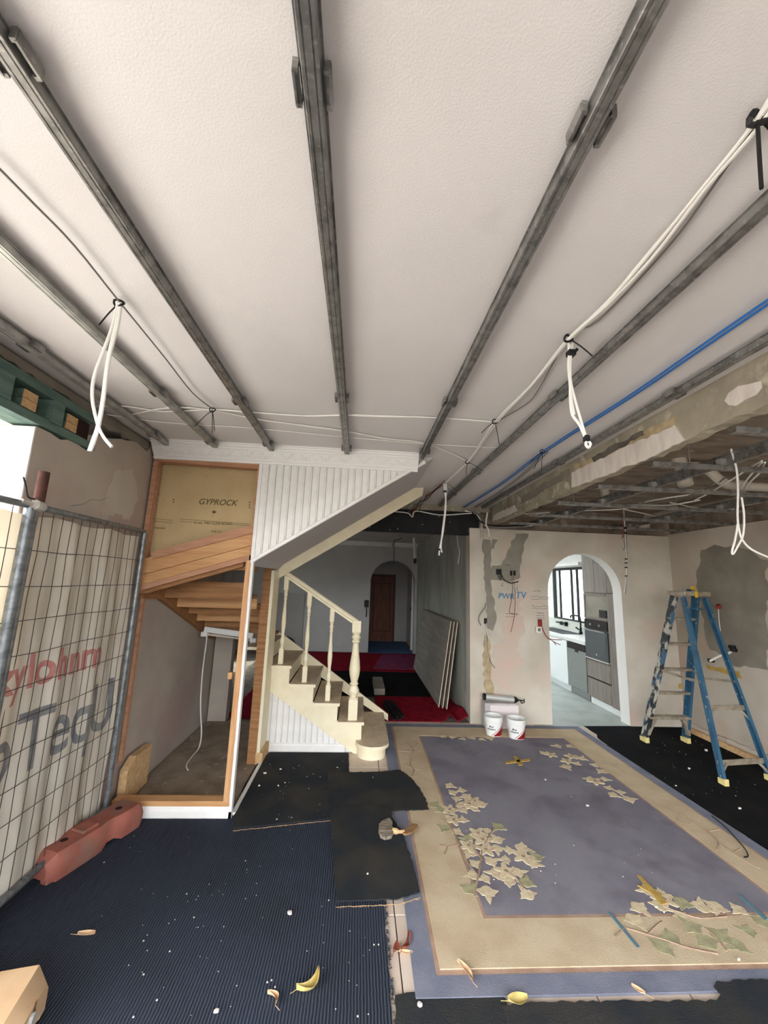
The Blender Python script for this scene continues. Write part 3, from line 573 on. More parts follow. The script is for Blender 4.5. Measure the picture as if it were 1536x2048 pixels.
# closet contents
p0, p1 = at(383, 1167, 'y', 3.6), at(453, 1168, 'y', 3.6)
MB().tube([p0, p1], .012, 8, 1).build('metal_strip', 'steel', label='silver metal strip fixed under the stair treads in the closet', cat='metal strip')
ft = thing('batten_light', (-1.2, 4.45, 1.04), 'white fluorescent batten light fitting with end caps under the stairs', 'light fitting')
fa, fb = at(410, 1258, 'y', 4.45), at(507, 1271, 'y', 4.45)
MB().beam(fa, fb, .05, .055).build('body', 'tub', ft)
for q, s in ((fa, 1), (fb, -1)): MB().cbox(q[0]-.03, q[0]+.035, 4.42, 4.48, q[2]-.075, q[2]-.025, .006).build('end_cap', 'tub', ft)
MB().tube([(fa[0], 4.45, fa[2]-.05), (fb[0], 4.45, fb[2]-.05)], .012, 10, 1).build('tube', 'pvc', ft)
MB().tube([at(414, 1272, 'y', 4.42), at(412, 1290, 'y', 4.4), at(405, 1345, 'y', 4.35), at(401, 1410, 'y', 4.3), at(403, 1465, 'y', 4.2), at(398, 1495, 'z', .02), at(385, 1512, 'z', .01), at(373, 1530, 'z', .01), at(376, 1540, 'z', .01)], .006, 7).build('light_flex', 'cable', label='thin white flex trailing from the batten light to the closet floor', cat='cable')
struct(MB().box(-1.665, -1.46, 5.0, 5.12, 0, 1.02).build('pilaster', 'plaster_l'))
struct(MB().box(-1.40, -.9, 6.9, 7.0, 0, 1.4).build('wall_hall_stub', 'hallgrey'))
b = MB().prism([(3.24, .0), (3.56, .02), (3.56, .30), (3.34, .30), (3.24, .24)], 'x', -1.655, -1.60)
b.build('timber_offcut', 'endgrain', label='short timber offcut leaning on the closet wall behind the skirting', cat='timber')
# ================================================================== FLOOR COVERINGS
def fpoly(pts): return [at(u, v, 'z', 0)[:2] for u, v in pts]
def carpet(name, poly, mat, z0, z1, label, cat, seed, amp=.006, step=.025, keep=()):
    return MB().prism(ragged(poly, amp, step, seed, keep), 'z', z0, z1).build(name, mat, label=label, cat=cat)
carpet('ribbed_carpet', [(-2.4, .2), (.20, .2), (.205, 1.85), (.208, 2.37), (.16, 2.9), (.1, 3.3), (-.79, 3.3), (-.80, 3.1), (-2.0, 3.1), (-2.0, 2.0), (-2.4, 2.0)], 'navy', 0.0005, .007,
       'large navy blue ribbed carpet laid over the tiles beside the fence', 'carpet', 71, .006, .03, keep=(0, 5, 6, 7, 8, 9, 10))
carpet('carpet_offcut', fpoly([(540, 1507), (697, 1508), (698, 1548), (662, 1552), (664, 1640), (466, 1661), (470, 1624), (488, 1576), (515, 1527)]), 'offcut', .0075, .013,
       'black carpet offcut below the white panelled triangle of the stairs', 'carpet', 72, .003, keep=(0,))
carpet('carpet_offcut', fpoly([(656, 1549), (763, 1548), (799, 1544), (822, 1560), (838, 1579), (850, 1600), (858, 1624), (784, 1627), (780, 1622), (657, 1624)]), 'offcut', .0135, .019,
       'black carpet offcut with frayed edge lapping onto the flowered rug', 'carpet', 73, .006)
carpet('carpet_offcut', fpoly([(659, 1616), (781, 1617), (784, 1642), (805, 1675), (826, 1737), (840, 1794), (796, 1808), (672, 1813)]), 'offcut', .0195, .025,
       'dirty black carpet offcut lying between navy carpet and rug, brush on it', 'carpet', 74, .004)
carpet('carpet_offcut', fpoly([(790, 1994), (838, 1982), (999, 1977), (1016, 2018)])+[(.62, 1.25), (.19, 1.25)], 'offcut', .0005, .0065,
       'black carpet offcut over the tiles at the rug corner', 'carpet', 75, .006)
carpet('carpet_offcut', fpoly([(1006, 2019), (1061, 2011), (1434, 2008), (1443, 1995), (1428, 1981), (1434, 1969), (1560, 1966)])+[(2.2, 1.0), (.66, 1.0)], 'offcut', .0075, .0135,
       'black carpet strip running along the near end of the flowered rug', 'carpet', 76, .006)
rp = fpoly([(1168, 1453), (1192, 1468), (1197, 1478), (1265, 1527), (1330, 1568), (1390, 1607), (1430, 1632), (1536, 1703)])
carpet('floor_mat', rp+[(2.85, 1.2), (4.0, 1.2), (4.02, 4.85), (4.08, 5.03), (3.45, 5.03), (3.40, 5.05)], 'blackmat', .0005, .006, 'black floor mat under the blue ladder', 'mat', 77, .008, .05, keep=(7, 8, 9, 10, 11, 12, 13))
# ---- rug
rg = thing('flowered_rug', (1.53, 3.4, 0), 'wool rug with slate blue field, tan border and cream flower sprays', 'rug')
RX = [.305, .405, .425, .695, .712, 2.352, 2.370, 2.645, 2.665, 2.755]; RY = [1.885, 1.975, 2.0, 2.255, 2.275, 4.605, 4.625, 4.885, 4.905, 4.99]
def ring(a, b): return [(RX[a], RY[a]), (RX[9-a], RY[a]), (RX[9-a], RY[9-a]), (RX[a], RY[9-a])]
def warp(q): f = (q[1]-1.9)/3.1; t = (q[0]-.3)/2.45; return (q[0]+f*(.05*(1-t)-.03*t), q[1])
def frame_mesh(i, j, z, mat, name):
    o, n = ring(i, 0), ring(j, 0); b = MB()
    for k in range(4):
        a, c, d, e = (warp(q) for q in (o[k], o[(k+1) % 4], n[(k+1) % 4], n[k])); b.prism([a, c, d, e], 'z', .001, z)
    return b.build(name, mat, rg)
frame_mesh(0, 1, .010, 'rugblue2', 'outer_border'); frame_mesh(1, 2, .009, 'rugbrn', 'border_line'); frame_mesh(2, 3, .013, 'rugtan', 'tan_border'); frame_mesh(3, 4, .011, 'rugbrn', 'border_line')
MB().prism([warp(q) for q in ring(4, 0)], 'z', .001, .011).build('field', 'rugblue', rg)
rnd = random.Random(12)
def leafp(mt, x, y, s, a, z=.0135):
    bm = MB()
    pts = [(0, -.42), (.17, -.34), (.30, -.20), (.56, -.14), (.36, .06), (.30, .20), (.16, .22), (.12, .42), (0, .72), (-.12, .42), (-.16, .22), (-.30, .20), (-.36, .06), (-.56, -.14), (-.30, -.20), (-.17, -.34)]
    ca, sa = math.cos(a), math.sin(a); bm.prism([(x+s*(p[0]*ca-p[1]*sa), y+s*(p[0]*sa+p[1]*ca)) for p in pts], 'z', .009, z+rnd.uniform(-.0006, .0009)); bm.build('leaf_motif', mt, rg)
def flow(x, y, s, a, z=.0145):
    n = 30; bm = MB(); bm.prism([(x+s*(.38+.14*math.cos(5*t+a))*math.cos(t), y+s*(.38+.14*math.cos(5*t+a))*math.sin(t)) for t in [2*math.pi*k/n for k in range(n)]], 'z', .009, z+rnd.uniform(.0004, .0014)); fo = bm.build('flower_motif', 'rugflow', rg)
    MB().lathe([(s*.1, .009), (s*.1, z+.002), (.001, z+.0025)], (x, y, 0), 8).build('flower_centre', 'rugstem', fo)
def C4(X, Y): return (720+X/3.2, 1420+Y/3.2)
def C5(X, Y): return (1000+X/2.866, 1440+Y/2.866)
LF = [C4(*q) for q in ((575, 485), (650, 515), (595, 530), (680, 555), (620, 570), (770, 605), (640, 610), (660, 640), (735, 635), (660, 705), (815, 775), (620, 780), (875, 830), (700, 915), (875, 890), (955, 900), (1040, 885), (1110, 985), (930, 960), (840, 970), (735, 985), (865, 1045), (1015, 1040), (950, 1095), (800, 1080), (1070, 1180), (720, 1060), (815, 1170), (530, 170), (590, 175), (660, 185), (720, 180), (780, 187), (830, 180))]
LF += [C5(*q) for q in ((250, 190), (330, 150), (400, 150), (470, 220), (440, 250), (380, 270), (520, 340), (600, 340), (625, 390), (690, 415), (650, 430), (740, 455), (550, 260), (580, 295), (800, 1080), (920, 1065), (1155, 1070), (1240, 1075), (1370, 1090), (770, 1150), (1040, 1125), (840, 980), (930, 1000))]
FL = [C4(*q) for q in ((735, 585), (700, 603), (575, 640), (600, 705), (755, 792), (785, 832), (695, 872), (805, 897), (1045, 942), (935, 1035))]+[C5(*q) for q in ((410, 210), (385, 238), (290, 200), (545, 352), (940, 1030))]
SG = [C4(*q) for q in ((885, 750), (690, 825), (1125, 945), (1065, 1105), (700, 1150), (540, 760), (530, 640), (480, 610))]+[C5(*q) for q in ((1045, 1050), (1500, 1160), (980, 1250), (1100, 1190), (1260, 1240), (1350, 1290), (930, 1300), (1180, 1270), (1420, 1210))]
for q in LF: x, y, _ = at(*q, 'z', .01); leafp('rugflow', x, y, rnd.uniform(.075, .115), rnd.uniform(0, 6.28))
for q in FL: x, y, _ = at(*q, 'z', .01); flow(x, y, rnd.uniform(.125, .15), rnd.uniform(0, 6))
for q in SG: x, y, _ = at(*q, 'z', .01); leafp('rugleaf', x, y, rnd.uniform(.09, .12), rnd.uniform(0, 6.28), .0145)
def stem(pts, r=.006): MB().tube([(at(*q, 'z', .01)[0], at(*q, 'z', .01)[1], .0115) for q in pts], r, 5, 3).build('stem_motif', 'rugstem', rg)
for pts in ([(735, 1200), (745, 1120), (770, 1000), (780, 900)], [(780, 960), (740, 900), (700, 850)], [(800, 860), (840, 790), (870, 750)], [(750, 1060), (690, 980), (640, 880), (600, 790), (560, 730), (510, 690)], [(940, 1040), (1010, 1090), (1050, 1150)], [(640, 860), (560, 880), (510, 870)], [(560, 880), (540, 930)], [(610, 620), (680, 600), (740, 560)],
            [(300, 215), (330, 240), (340, 270), (300, 300)], [(240, 265), (320, 270), (390, 265)], [(330, 310), (320, 350), (345, 385), (330, 425)], [(290, 355), (330, 372), (390, 385)], [(260, 225), (300, 245)], [(370, 215), (350, 245)]): stem([C4(*q) for q in pts])
for pts in ([(720, 1195), (850, 1235), (960, 1270), (1080, 1310), (1250, 1345)], [(850, 1230), (900, 1180), (930, 1160)], [(930, 1070), (1040, 1110), (1150, 1140), (1300, 1130)], [(1180, 1200), (1250, 1260), (1300, 1330)], [(720, 1195), (660, 1250)], [(1100, 590), (1180, 640), (1250, 700), (1240, 750)], [(1000, 530), (1060, 560), (1110, 590)], [(1250, 700), (1330, 760), (1420, 820), (1500, 860)], [(1100, 600), (1040, 590), (1010, 560)], [(1200, 640), (1260, 630)], [(1340, 760), (1380, 740)], [(540, 240), (600, 290), (700, 330)], [(640, 270), (720, 300)]): stem([C5(*q) for q in pts])
for pts in ([(1275, 1752), (1282, 1754), (1335, 1808), (1322, 1812)], [(1275, 1772), (1290, 1775), (1325, 1790), (1320, 1798)], [(1026, 1512), (1034, 1514), (1046, 1530), (1038, 1532)], [(1010, 1524), (1060, 1518), (1060, 1522), (1012, 1528)]):
    MB().prism([at(u, v, 'z', .012)[:2] for u, v in pts], 'z', .011, .0165+.0004*(pts[2][0] % 7)).build('yellow_paint_mark', 'ochre', rg)
for pts in ([(1215, 1825), (1224, 1828), (1280, 1895), (1274, 1897)], [(1475, 1790), (1480, 1788), (1536, 1838), (1530, 1842)]): MB().prism([at(u, v, 'z', .012)[:2] for u, v in pts], 'z', .012, .0167).build('teal_paint_mark', 'teal', rg)
# ---- hall floor coverings
def bumpcarpet(name, x0, x1, y0, y1, mat, fn, label, nx=40, ny=24):
    X_ = [lerp(x0, x1, i/nx) for i in range(nx+1)]; Yv = [lerp(y0, y1, j/ny) for j in range(ny+1)]
    return MB().sheet(X_, Yv, lambda x, y: (x, y, .010+fn(x, y)), .008).build(name, mat, smooth=True, label=label, cat='carpet')
def wave1(x, y): return .085*math.exp(-((x-1.19)/.055)**2)*math.exp(-((y-5.08)/.25)**2)+.09*max(0, min(1, (x-1.28)/.1))*math.exp(-((y-5.3)/.35)**2)
bumpcarpet('red_carpet', .30, 1.405, 5.09, 6.12, 'red', wave1, 'bright red carpet strip with rumpled corner at the hall entrance')
MB().prism([(-1.2, 6.1), (1.40, 6.1), (1.40, 7.75), (-1.2, 7.75)], 'z', .0005, .008).build('hall_mat', 'blackmat', label='black mat across the hall between the red carpets', cat='mat')
carpet('red_carpet', [(-1.6, 7.7), (1.38, 7.7), (1.38, 9.55), (-1.6, 9.55)], 'red', .009, .016, 'dark red carpet lying at the far end of the hall', 'carpet', 80)
carpet('mauve_carpet', [(.35, 7.9), (1.36, 7.86), (1.36, 9.4), (.6, 9.4)], 'mauve', .0165, .022, 'mauve underside of carpet folded back before the far arch', 'carpet', 81)
carpet('red_carpet', [(-1.5, 5.12), (-.9, 5.12), (-.9, 6.6), (-1.5, 6.6)], 'red', .0005, .01, 'dark red carpet piece behind the closet under the stairs', 'carpet', 83)
MB().prism([(.25, 9.5), (1.33, 9.5), (1.33, 11.5), (.25, 11.5)], 'z', -.004, .006).build('blue_sheet', 'bluesheet', label='pale blue protective sheet on the corridor floor before the wooden door', cat='sheet')
# ================================================================== CEILING METALWORK AND CABLES
def channel(x, y0, y1, z, par, mat='galv', along='y', w=.038, h=.027, name='web'):
    sec = [(-w/2-.007, h), (-w/2-.007, h-.002), (-w/2-.002, h-.002), (-w/2, .002), (-w/2+.002, 0), (-.011, 0), (-.010, .0025), (-.008, .0025), (-.007, 0), (.007, 0), (.008, .0025), (.010, .0025), (.011, 0), (w/2-.002, 0), (w/2, .002), (w/2+.002, h-.002), (w/2+.007, h-.002), (w/2+.007, h)]
    sec += [(w/2+.001, h), (w/2-.003, .004), (-w/2+.003, .004), (-w/2-.001, h)]
    if along == 'y': return MB().prism([(x+p[0], z+p[1]) for p in sec], 'y', y0, y1).build(name, mat, par)
    return MB().prism([(x+p[0], z+p[1]) for p in sec], 'x', y0, y1).build(name, mat, par)
BT = [(-1.545, 3.05, 'galvl', 'pale galvanised ceiling batten running along the left wall', (1.75, 2.85)), (-1.17, 3.04, 'galvl', 'galvanised ceiling batten crossing above the hanging left cables', (2.15, 2.95)), (-.735, 3.05, 'galv', 'galvanised ceiling batten ending over the gyprock sheet', (.66, 2.2, 2.93)),
      (-.140, 3.03, 'galv', 'galvanised ceiling batten ending above the middle of the panelled wall', (.66, 2.08, 2.93)), (.463, 3.06, 'galv', 'galvanised ceiling batten ending at the top of the stair soffit', (.68, 2.05, 2.9)), (1.012, 5.0, 'galv', 'long galvanised ceiling batten between white and blue cables', (1.9, 3.4, 4.3)), (1.575, 5.0, 'galv', 'long galvanised ceiling batten beside the patchy plaster beam', (1.8, 3.0, 4.2))]
for x, y1, mt, lab, clips in BT:
    t = thing('ceiling_batten', (x, 1.5, 2.635), lab, 'ceiling batten', 'ceiling battens')
    channel(x, -.75, y1, 2.635, t, mt)
    for y in clips:
        k = MB()
        for sgn in (-1, 1):
            a = x+sgn*.026
            k.box(min(a, a+sgn*.010), max(a, a+sgn*.010), y-.028, y+.028, 2.648, 2.654).box(min(a+sgn*.008, a+sgn*.013), max(a+sgn*.008, a+sgn*.013), y-.03, y+.03, 2.638, 2.668)
            k.box(min(a, a+sgn*.012), max(a, a+sgn*.012), y-.034, y-.026, 2.64, 2.668).box(min(a, a+sgn*.012), max(a, a+sgn*.012), y+.026, y+.034, 2.64, 2.668)
        k.box(x-.012, x+.012, y-.02, y+.02, 2.655, CZ); k.build('clip', 'galv', t)
# furring channels of the stripped area
for k, y in enumerate((1.68, 2.235, 2.82, 3.46, 4.11, 4.73)):
    t = thing('furring_channel', (2.9, y, 2.405), 'galvanised furring channel under the stripped ceiling, '+['sixth', 'fifth', 'fourth', 'third', 'second', 'first'][k]+' from the arch wall', 'furring channel', 'cross channels of the stripped ceiling')
    channel(y, 1.745+.015*k, 4.13, 2.405, t, 'galv', 'x', .036, .026)
    MB().box(2.20, 2.28, y-.02, y+.02, 2.431, 2.475).build('clip', 'galvl', t); MB().box(3.35, 3.43, y-.02, y+.02, 2.431, 2.475).build('clip', 'galvl', t)
for x, lab in ((2.24, 'top cross rail carrying the furring channels nearer the plaster beam'), (3.39, 'top cross rail carrying the furring channels nearer the right wall')):
    t = thing('top_cross_rail', (x, 2.2, 2.44), lab, 'ceiling rail')
    MB().box(x-.004, x+.004, -.7, 5.1, 2.433, 2.50).box(x-.012, x+.012, -.7, 5.1, 2.495, 2.503).box(x-.012, x+.012, -.7, 5.1, 2.43, 2.437).build('rail', 'galv', t)
    for y in (1.0, 2.5, 4.0): MB().tube([(x+.012, y, 2.47), (x+.012, y, CZ)], .004, 6, 1).build('hanger_rod', 'galvl', t)
# pvc drain pipes
pa = thing('drain_pipe', (2.7, 2.9, 2.5), 'white pvc drain pipe with elbow and open end in the stripped ceiling', 'pipe')
MB().tube([(2.47, 2.80, 2.46), (2.47, 2.84, CZ)], .05, 16, 1).build('drop', 'pvc', pa)
MB().tube([(2.50, 2.83, 2.62), (2.66, 2.83, 2.62), (2.82, 2.85, 2.52), (2.92, 2.87, 2.50), (3.3, 2.88, 2.50), (4.1, 2.92, 2.51)], .036, 12, 5).build('run', 'pvc', pa, smooth=True)
MB().lathe([(.045, -.035), (.05, -.03), (.05, .03), (.045, .035)], (2.98, 2.875, 2.50), 14, 'x').build('collar', 'pvc', pa)
pb = thing('drain_pipe', (3.6, 4.3, 2.5), 'long white pvc drain pipe running back to the corner of the stripped ceiling', 'pipe')
MB().tube([(4.0, 2.9, 2.60), (3.85, 3.5, 2.585), (3.72, 4.1, 2.575), (3.62, 4.75, 2.565)], .05, 14, 3).build('run', 'pvc', pb, smooth=True)
MB().tube([(3.62, 4.78, 2.55), (3.62, 4.80, 2.44)], .06, 14, 1).build('drop', 'pvc', pb)
MB().tube([(3.84, 3.52, 2.585), (3.80, 3.70, 2.582)], .06, 14, 1).build('collar', 'pvc', pb)
pc = thing('drain_pipe', (2.2, 3.9, 2.6), 'short pvc stub in the stripped ceiling between the rear channels', 'pipe')
MB().tube([(2.45, 3.75, 2.49), (2.45, 3.77, CZ)], .04, 14, 1).build('stub', 'pvc', pc)
# cables
def strands(root, path, offs, r=.0045, mat='cable', wob=.01, seed=1, n=6, name='cable'):
    rr = random.Random(seed)
    for dx, dz in offs:
        MB().tube([(p[0]+dx+rr.uniform(-wob, wob), p[1]+rr.uniform(-wob, wob), p[2]+dz) for p in path], r, n, 4).build(name, mat, root, smooth=True)
def cz(pts, z): return [at(u, v, 'z', z) for u, v in pts]
def tie(root, p, tails, r=.0022):
    MB().tube([(p[0]+.018*math.cos(t), p[1]+.006*math.sin(t*2), p[2]+.014*math.sin(t)) for t in [2*math.pi*k/10 for k in range(11)]], r*1.6, 5, 1).build('cable_tie', 'black', root)
    for q in tails: MB().tube([p, ((p[0]+q[0])/2, (p[1]+q[1])/2, (p[2]+q[2])/2+.006), q], r, 5, 3).build('tie_tail', 'black', root)
zc = 2.66
cb = thing('cable_bundle', at(1135, 675, 'z', zc), 'thick bundle of white cables tied along the ceiling towards the stairs', 'cable')
strands(cb, cz([(1560, 165), (1515, 238), (1400, 382), (1300, 508), (1215, 605), (1135, 677), (1062, 768), (990, 843), (935, 922), (890, 965)], zc), [(0, 0), (.011, -.002), (-.006, -.007), (.004, -.009)], .0048, wob=.007, seed=3)
strands(cb, cz([(1515, 240), (1420, 380), (1330, 500), (1200, 640), (1135, 677), (1075, 780), (1050, 810), (990, 845)], zc+.006), [(0, 0)], .0035, 'cableg', .004, 5)
def tl(u, v, y): return at(u, v, 'y', y)
y0 = at(1515, 238, 'z', zc)[1]; tie(cb, at(1515, 238, 'z', zc-.005), [tl(1523, 377, y0), tl(1545, 262, y0)], .004)
y0 = at(1137, 677, 'z', zc)[1]; tie(cb, at(1137, 677, 'z', zc-.005), [tl(1185, 712, y0)], .003)
y0 = at(990, 843, 'z', zc)[1]; tie(cb, at(990, 843, 'z', zc-.005), [tl(963, 866, y0), tl(999, 890, y0)])
y0 = at(935, 924, 'z', zc)[1]; tie(cb, at(935, 924, 'z', zc-.005), [tl(966, 942, y0), tl(932, 950, y0)])
cc = thing('cable_bundle', at(600, 830, 'z', zc), 'white cables strung across the ceiling over the battens before the cornice', 'cable')
strands(cc, cz([(165, 815), (250, 812), (330, 824), (425, 820), (520, 826), (610, 832), (690, 830), (760, 834), (870, 836), (990, 843)], zc+.006), [(0, 0), (0, .004)], .0042, wob=.012, seed=8)
strands(cc, cz([(175, 818), (240, 832), (340, 815), (425, 822), (510, 838), (600, 850), (690, 862), (770, 878), (840, 885), (900, 905), (935, 924)], zc+.006), [(0, 0), (.004, 0)], .004, wob=.008, seed=9)
strands(cc, cz([(180, 824), (270, 838), (370, 848), (500, 856), (690, 874), (860, 888), (1000, 896)], zc+.010), [(0, 0)], .003, 'cable', .002, 10)
y0 = at(425, 820, 'z', zc)[1]; tie(cc, at(425, 820, 'z', zc-.003), [tl(390, 852, y0), tl(424, 866, y0), tl(429, 862, y0)])
cl = thing('thin_cable', at(238, 603, 'z', zc), 'thin grey cable strung along the ceiling between the left battens', 'cable')
strands(cl, cz([(-40, 300), (0, 340), (70, 410), (150, 492), (238, 603), (330, 715), (385, 785), (425, 818)], zc), [(0, 0)], .0035, 'cableg', .002, 11)
cp0 = at(238, 605, 'z', zc); y0 = cp0[1]
tie(cl, (cp0[0], cp0[1], zc-.004), [tl(198, 650, y0), tl(224, 680, y0)], .0028)
ch = thing('hanging_cable', cp0, 'pair of flat white cable tails hanging down at the left wall', 'cable')
for pts in ([(236, 606), (226, 650), (208, 700), (188, 755), (185, 800), (196, 850), (208, 875), (224, 894)], [(240, 606), (232, 650), (220, 700), (212, 745), (205, 800), (196, 850), (186, 880), (178, 902)], [(242, 606), (236, 650), (222, 702), (214, 747), (207, 802), (198, 852), (189, 881), (181, 902)]):
    MB().tube([tl(u, v, y0) for u, v in pts], .0058, 8, 4).build('cable_tail', 'cable', ch, smooth=True)
cp1 = at(1140, 680, 'z', zc); y1 = cp1[1]
ch = thing('hanging_cable', cp1, 'looped white cable taped in black hanging in front of the blue cables', 'cable')
for pts in ([(1137, 680), (1138, 706), (1137, 735), (1140, 770), (1141, 805), (1145, 830), (1158, 848), (1166, 865), (1172, 880), (1172, 890), (1177, 896)], [(1147, 678), (1144, 695), (1141, 720), (1141, 760), (1150, 800), (1160, 835), (1168, 862), (1175, 880), (1181, 888), (1177, 896)], [(1139, 690), (1140, 730), (1142, 790), (1148, 830)]):
    MB().tube([tl(u, v, y1) for u, v in pts], .0055, 8, 4).build('cable_tail', 'cable', ch, smooth=True)
for (u, v, s) in ((1142, 707, .016), (1173, 877, .011)): p = tl(u, v, y1); MB().cbox(p[0]-s, p[0]+s, p[1]-s, p[1]+s, p[2]-.013, p[2]+.013, .004).build('black_tape', 'black', ch)
p, q = tl(1142, 710, y1), tl(1153, 700, y1); MB().beam(p, q, .02, .012).build('black_tape', 'black', ch)
cp2 = at(889, 965, 'z', zc); y2 = cp2[1]
ch = thing('hanging_cable', cp2, 'white cable tail with frayed end hanging before the black steel beam', 'cable')
for pts in ([(887, 965), (890, 985), (892, 1010), (889, 1040), (886, 1065), (881, 1088), (879, 1100), (878, 1111)], [(892, 965), (892, 990), (890, 1020), (887, 1045), (884, 1070), (882, 1095), (884, 1105)]):
    MB().tube([tl(u, v, y2) for u, v in pts], .0075, 8, 4).build('cable_tail', 'cable', ch, smooth=True)
for (u, v) in ((890, 983), (878, 1099)): p = tl(u, v, y2); MB().cbox(p[0]-.014, p[0]+.014, p[1]-.014, p[1]+.014, p[2]-.009, p[2]+.009, .003).build('black_tape', 'black', ch)
tie(ch, cp2, [tl(866, 976, y2), tl(902, 985, y2), tl(910, 978, y2)])
cr = thing('wire_tangle', at(850, 1005, 'z', zc), 'tangle of dark red and black wires between stair soffit and steel beam', 'cable')
for i in range(6):
    rr = random.Random(50+i); MB().tube([at(886+rr.uniform(-3, 3), 966+rr.uniform(-2, 4), 'z', zc-.01)]+[at(lerp(880, 830, t)+rr.uniform(-5, 5), lerp(972, 1012, t)+rr.uniform(-5, 5), 'z', zc-.015-.004*rr.random()) for t in (.2, .4, .6, .8)]+[at(828+rr.uniform(-12, 12), 1016+rr.uniform(-2, 6), 'y', 4.98), at(826+rr.uniform(-12, 12), 1027+rr.uniform(-3, 5), 'y', 5.0)], .0035, 5, 3).build('wire', ['redwire', 'black', 'cableg'][i % 3], cr)
MB().tube([at(785, 1023, 'y', 5.03), at(815, 1026, 'y', 5.02), at(825, 1034, 'y', 5.0), at(832, 1022, 'y', 5.0), at(880, 1030, 'y', 5.03), at(935, 1027, 'y', 5.03), at(960, 1026, 'y', 5.03)], .008, 6, 4).build('wire', 'cable', cr)
bc = thing('blue_cables', at(1200, 830, 'z', zc), 'pair of bright blue data cables strung along the ceiling', 'cable')
for dx in (0, .022): MB().tube([(p[0]+dx, p[1], p[2]) for p in cz([(1560, 583), (1400, 693), (1250, 797), (1085, 903), (1000, 968), (925, 1015)], zc)], .0055, 7, 3).build('cable', 'blue', bc, smooth=True)
strands(bc, cz([(1085, 903), (1020, 965), (940, 1018)], zc+.004), [(.02, 0), (.04, 0)], .004, 'cableg', .004, 21)
y3 = at(1085, 903, 'z', zc)[1]; tie(bc, at(1085, 903, 'z', zc-.003), [tl(1058, 928, y3), tl(1068, 938, y3), tl(1083, 940, y3)])
cn = thing('cable_bundle', at(985, 1050, 'y', 4.95), 'grey and white cables dropping over the wall corner beside the steel beam', 'cable')
for i, pts in enumerate(([(930, 1022), (950, 1025), (962, 1040), (975, 1053), (1000, 1056), (1045, 1053), (1080, 1048)], [(935, 1020), (955, 1028), (968, 1046), (985, 1056), (1030, 1055), (1060, 1050)], [(944, 1025), (960, 1042), (978, 1050), (1010, 1052), (1048, 1050), (1090, 1046)], [(975, 1025), (972, 1048), (977, 1060), (978, 1073)])):
    MB().tube([tl(u, v, 4.97-.01*i) for u, v in pts], .010, 7, 4).build('cable', ['cable', 'cableg', 'black', 'cable'][i], cn, smooth=True)
MB().tube([tl(963, 1040, 5.04), tl(964, 1076, 5.04)], .014, 8, 1).build('conduit', 'pvc', cn)
hr = thing('hanging_cable', tl(1475, 960, 2.32), 'long white looped cable hanging from the furring channels by the right wall', 'cable')
for pts in ([(1462, 898), (1470, 925), (1474, 945), (1476, 985), (1475, 1030), (1478, 1060), (1486, 1082), (1505, 1100), (1540, 1116)], [(1483, 995), (1488, 1030), (1486, 1070), (1474, 1095), (1466, 1108), (1464, 1102), (1470, 1080), (1476, 1045)]):
    MB().tube([tl(u, v, 2.17) for u, v in pts], .0055, 8, 4).build('cable_tail', 'cable', hr, smooth=True)
for i, pts in enumerate(([(1478, 985), (1490, 965), (1510, 940), (1524, 925)], [(1486, 990), (1500, 965), (1520, 945), (1530, 925)], [(1524, 922), (1500, 935), (1470, 955), (1420, 985), (1390, 1000)], [(1400, 1000), (1340, 1010), (1290, 1010), (1200, 1010)])):
    MB().tube([at(u, v, 'z', 2.47) for u, v in pts], .006, 6, 4).build('cable', 'cable', hr, smooth=True)
hd = thing('hanging_wires', tl(1250, 1040, 4.6), 'thin wires with black connectors hanging beside the kitchen arch', 'cable')
for i, (dx, bot) in enumerate(((-6, 1078), (-3, 1100), (0, 1185), (2, 1188))):
    MB().tube([tl(1245+4*i-6, 1018, 4.6), tl(1250+dx*.4, 1055, 4.6), tl(1251+dx, 1080 if bot > 1080 else 1072, 4.6), tl(1253+(dx if bot < 1150 else 1), (1080+bot)/2 if bot > 1100 else bot-6, 4.6), tl(1249+dx, bot, 4.6)], .0045, 5, 4).build('wire', ['redwire', 'cableg', 'cable', 'cableg'][i], hd)
for v in (1118, 1126, 1135, 1152): p = tl(1253, v, 4.59); MB().cbox(p[0]-.02, p[0]+.01, p[1]-.008, p[1]+.008, p[2]-.007, p[2]+.007, .002).build('connector', 'black', hd)
for v in (1056, 1066): p = tl(1251, v, 4.59); MB().cbox(p[0]-.012, p[0]+.012, p[1]-.012, p[1]+.012, p[2]-.012, p[2]+.012, .003).build('black_tape', 'black', hd)
hv = thing('ceiling_cables', at(1300, 985, 'z', 2.5), 'grey cables looping through the stripped ceiling above the kitchen arch', 'cable')
for i, pts in enumerate(([(1050, 1028), (1150, 1022), (1245, 1018), (1285, 1005), (1340, 995), (1400, 985), (1440, 960)], [(1100, 1025), (1200, 1012), (1282, 1008), (1350, 1000), (1420, 975), (1450, 955)], [(1245, 1018), (1300, 1030), (1330, 1040)], [(1284, 1006), (1320, 980), (1345, 950)], [(1340, 1005), (1420, 1020), (1470, 1018)])):
    MB().tube([at(u, v, 'z', 2.52-.01*i) for u, v in pts], .006, 6, 4).build('cable', ['cable', 'cableg', 'cable', 'cableg', 'cable'][i], hv, smooth=True)
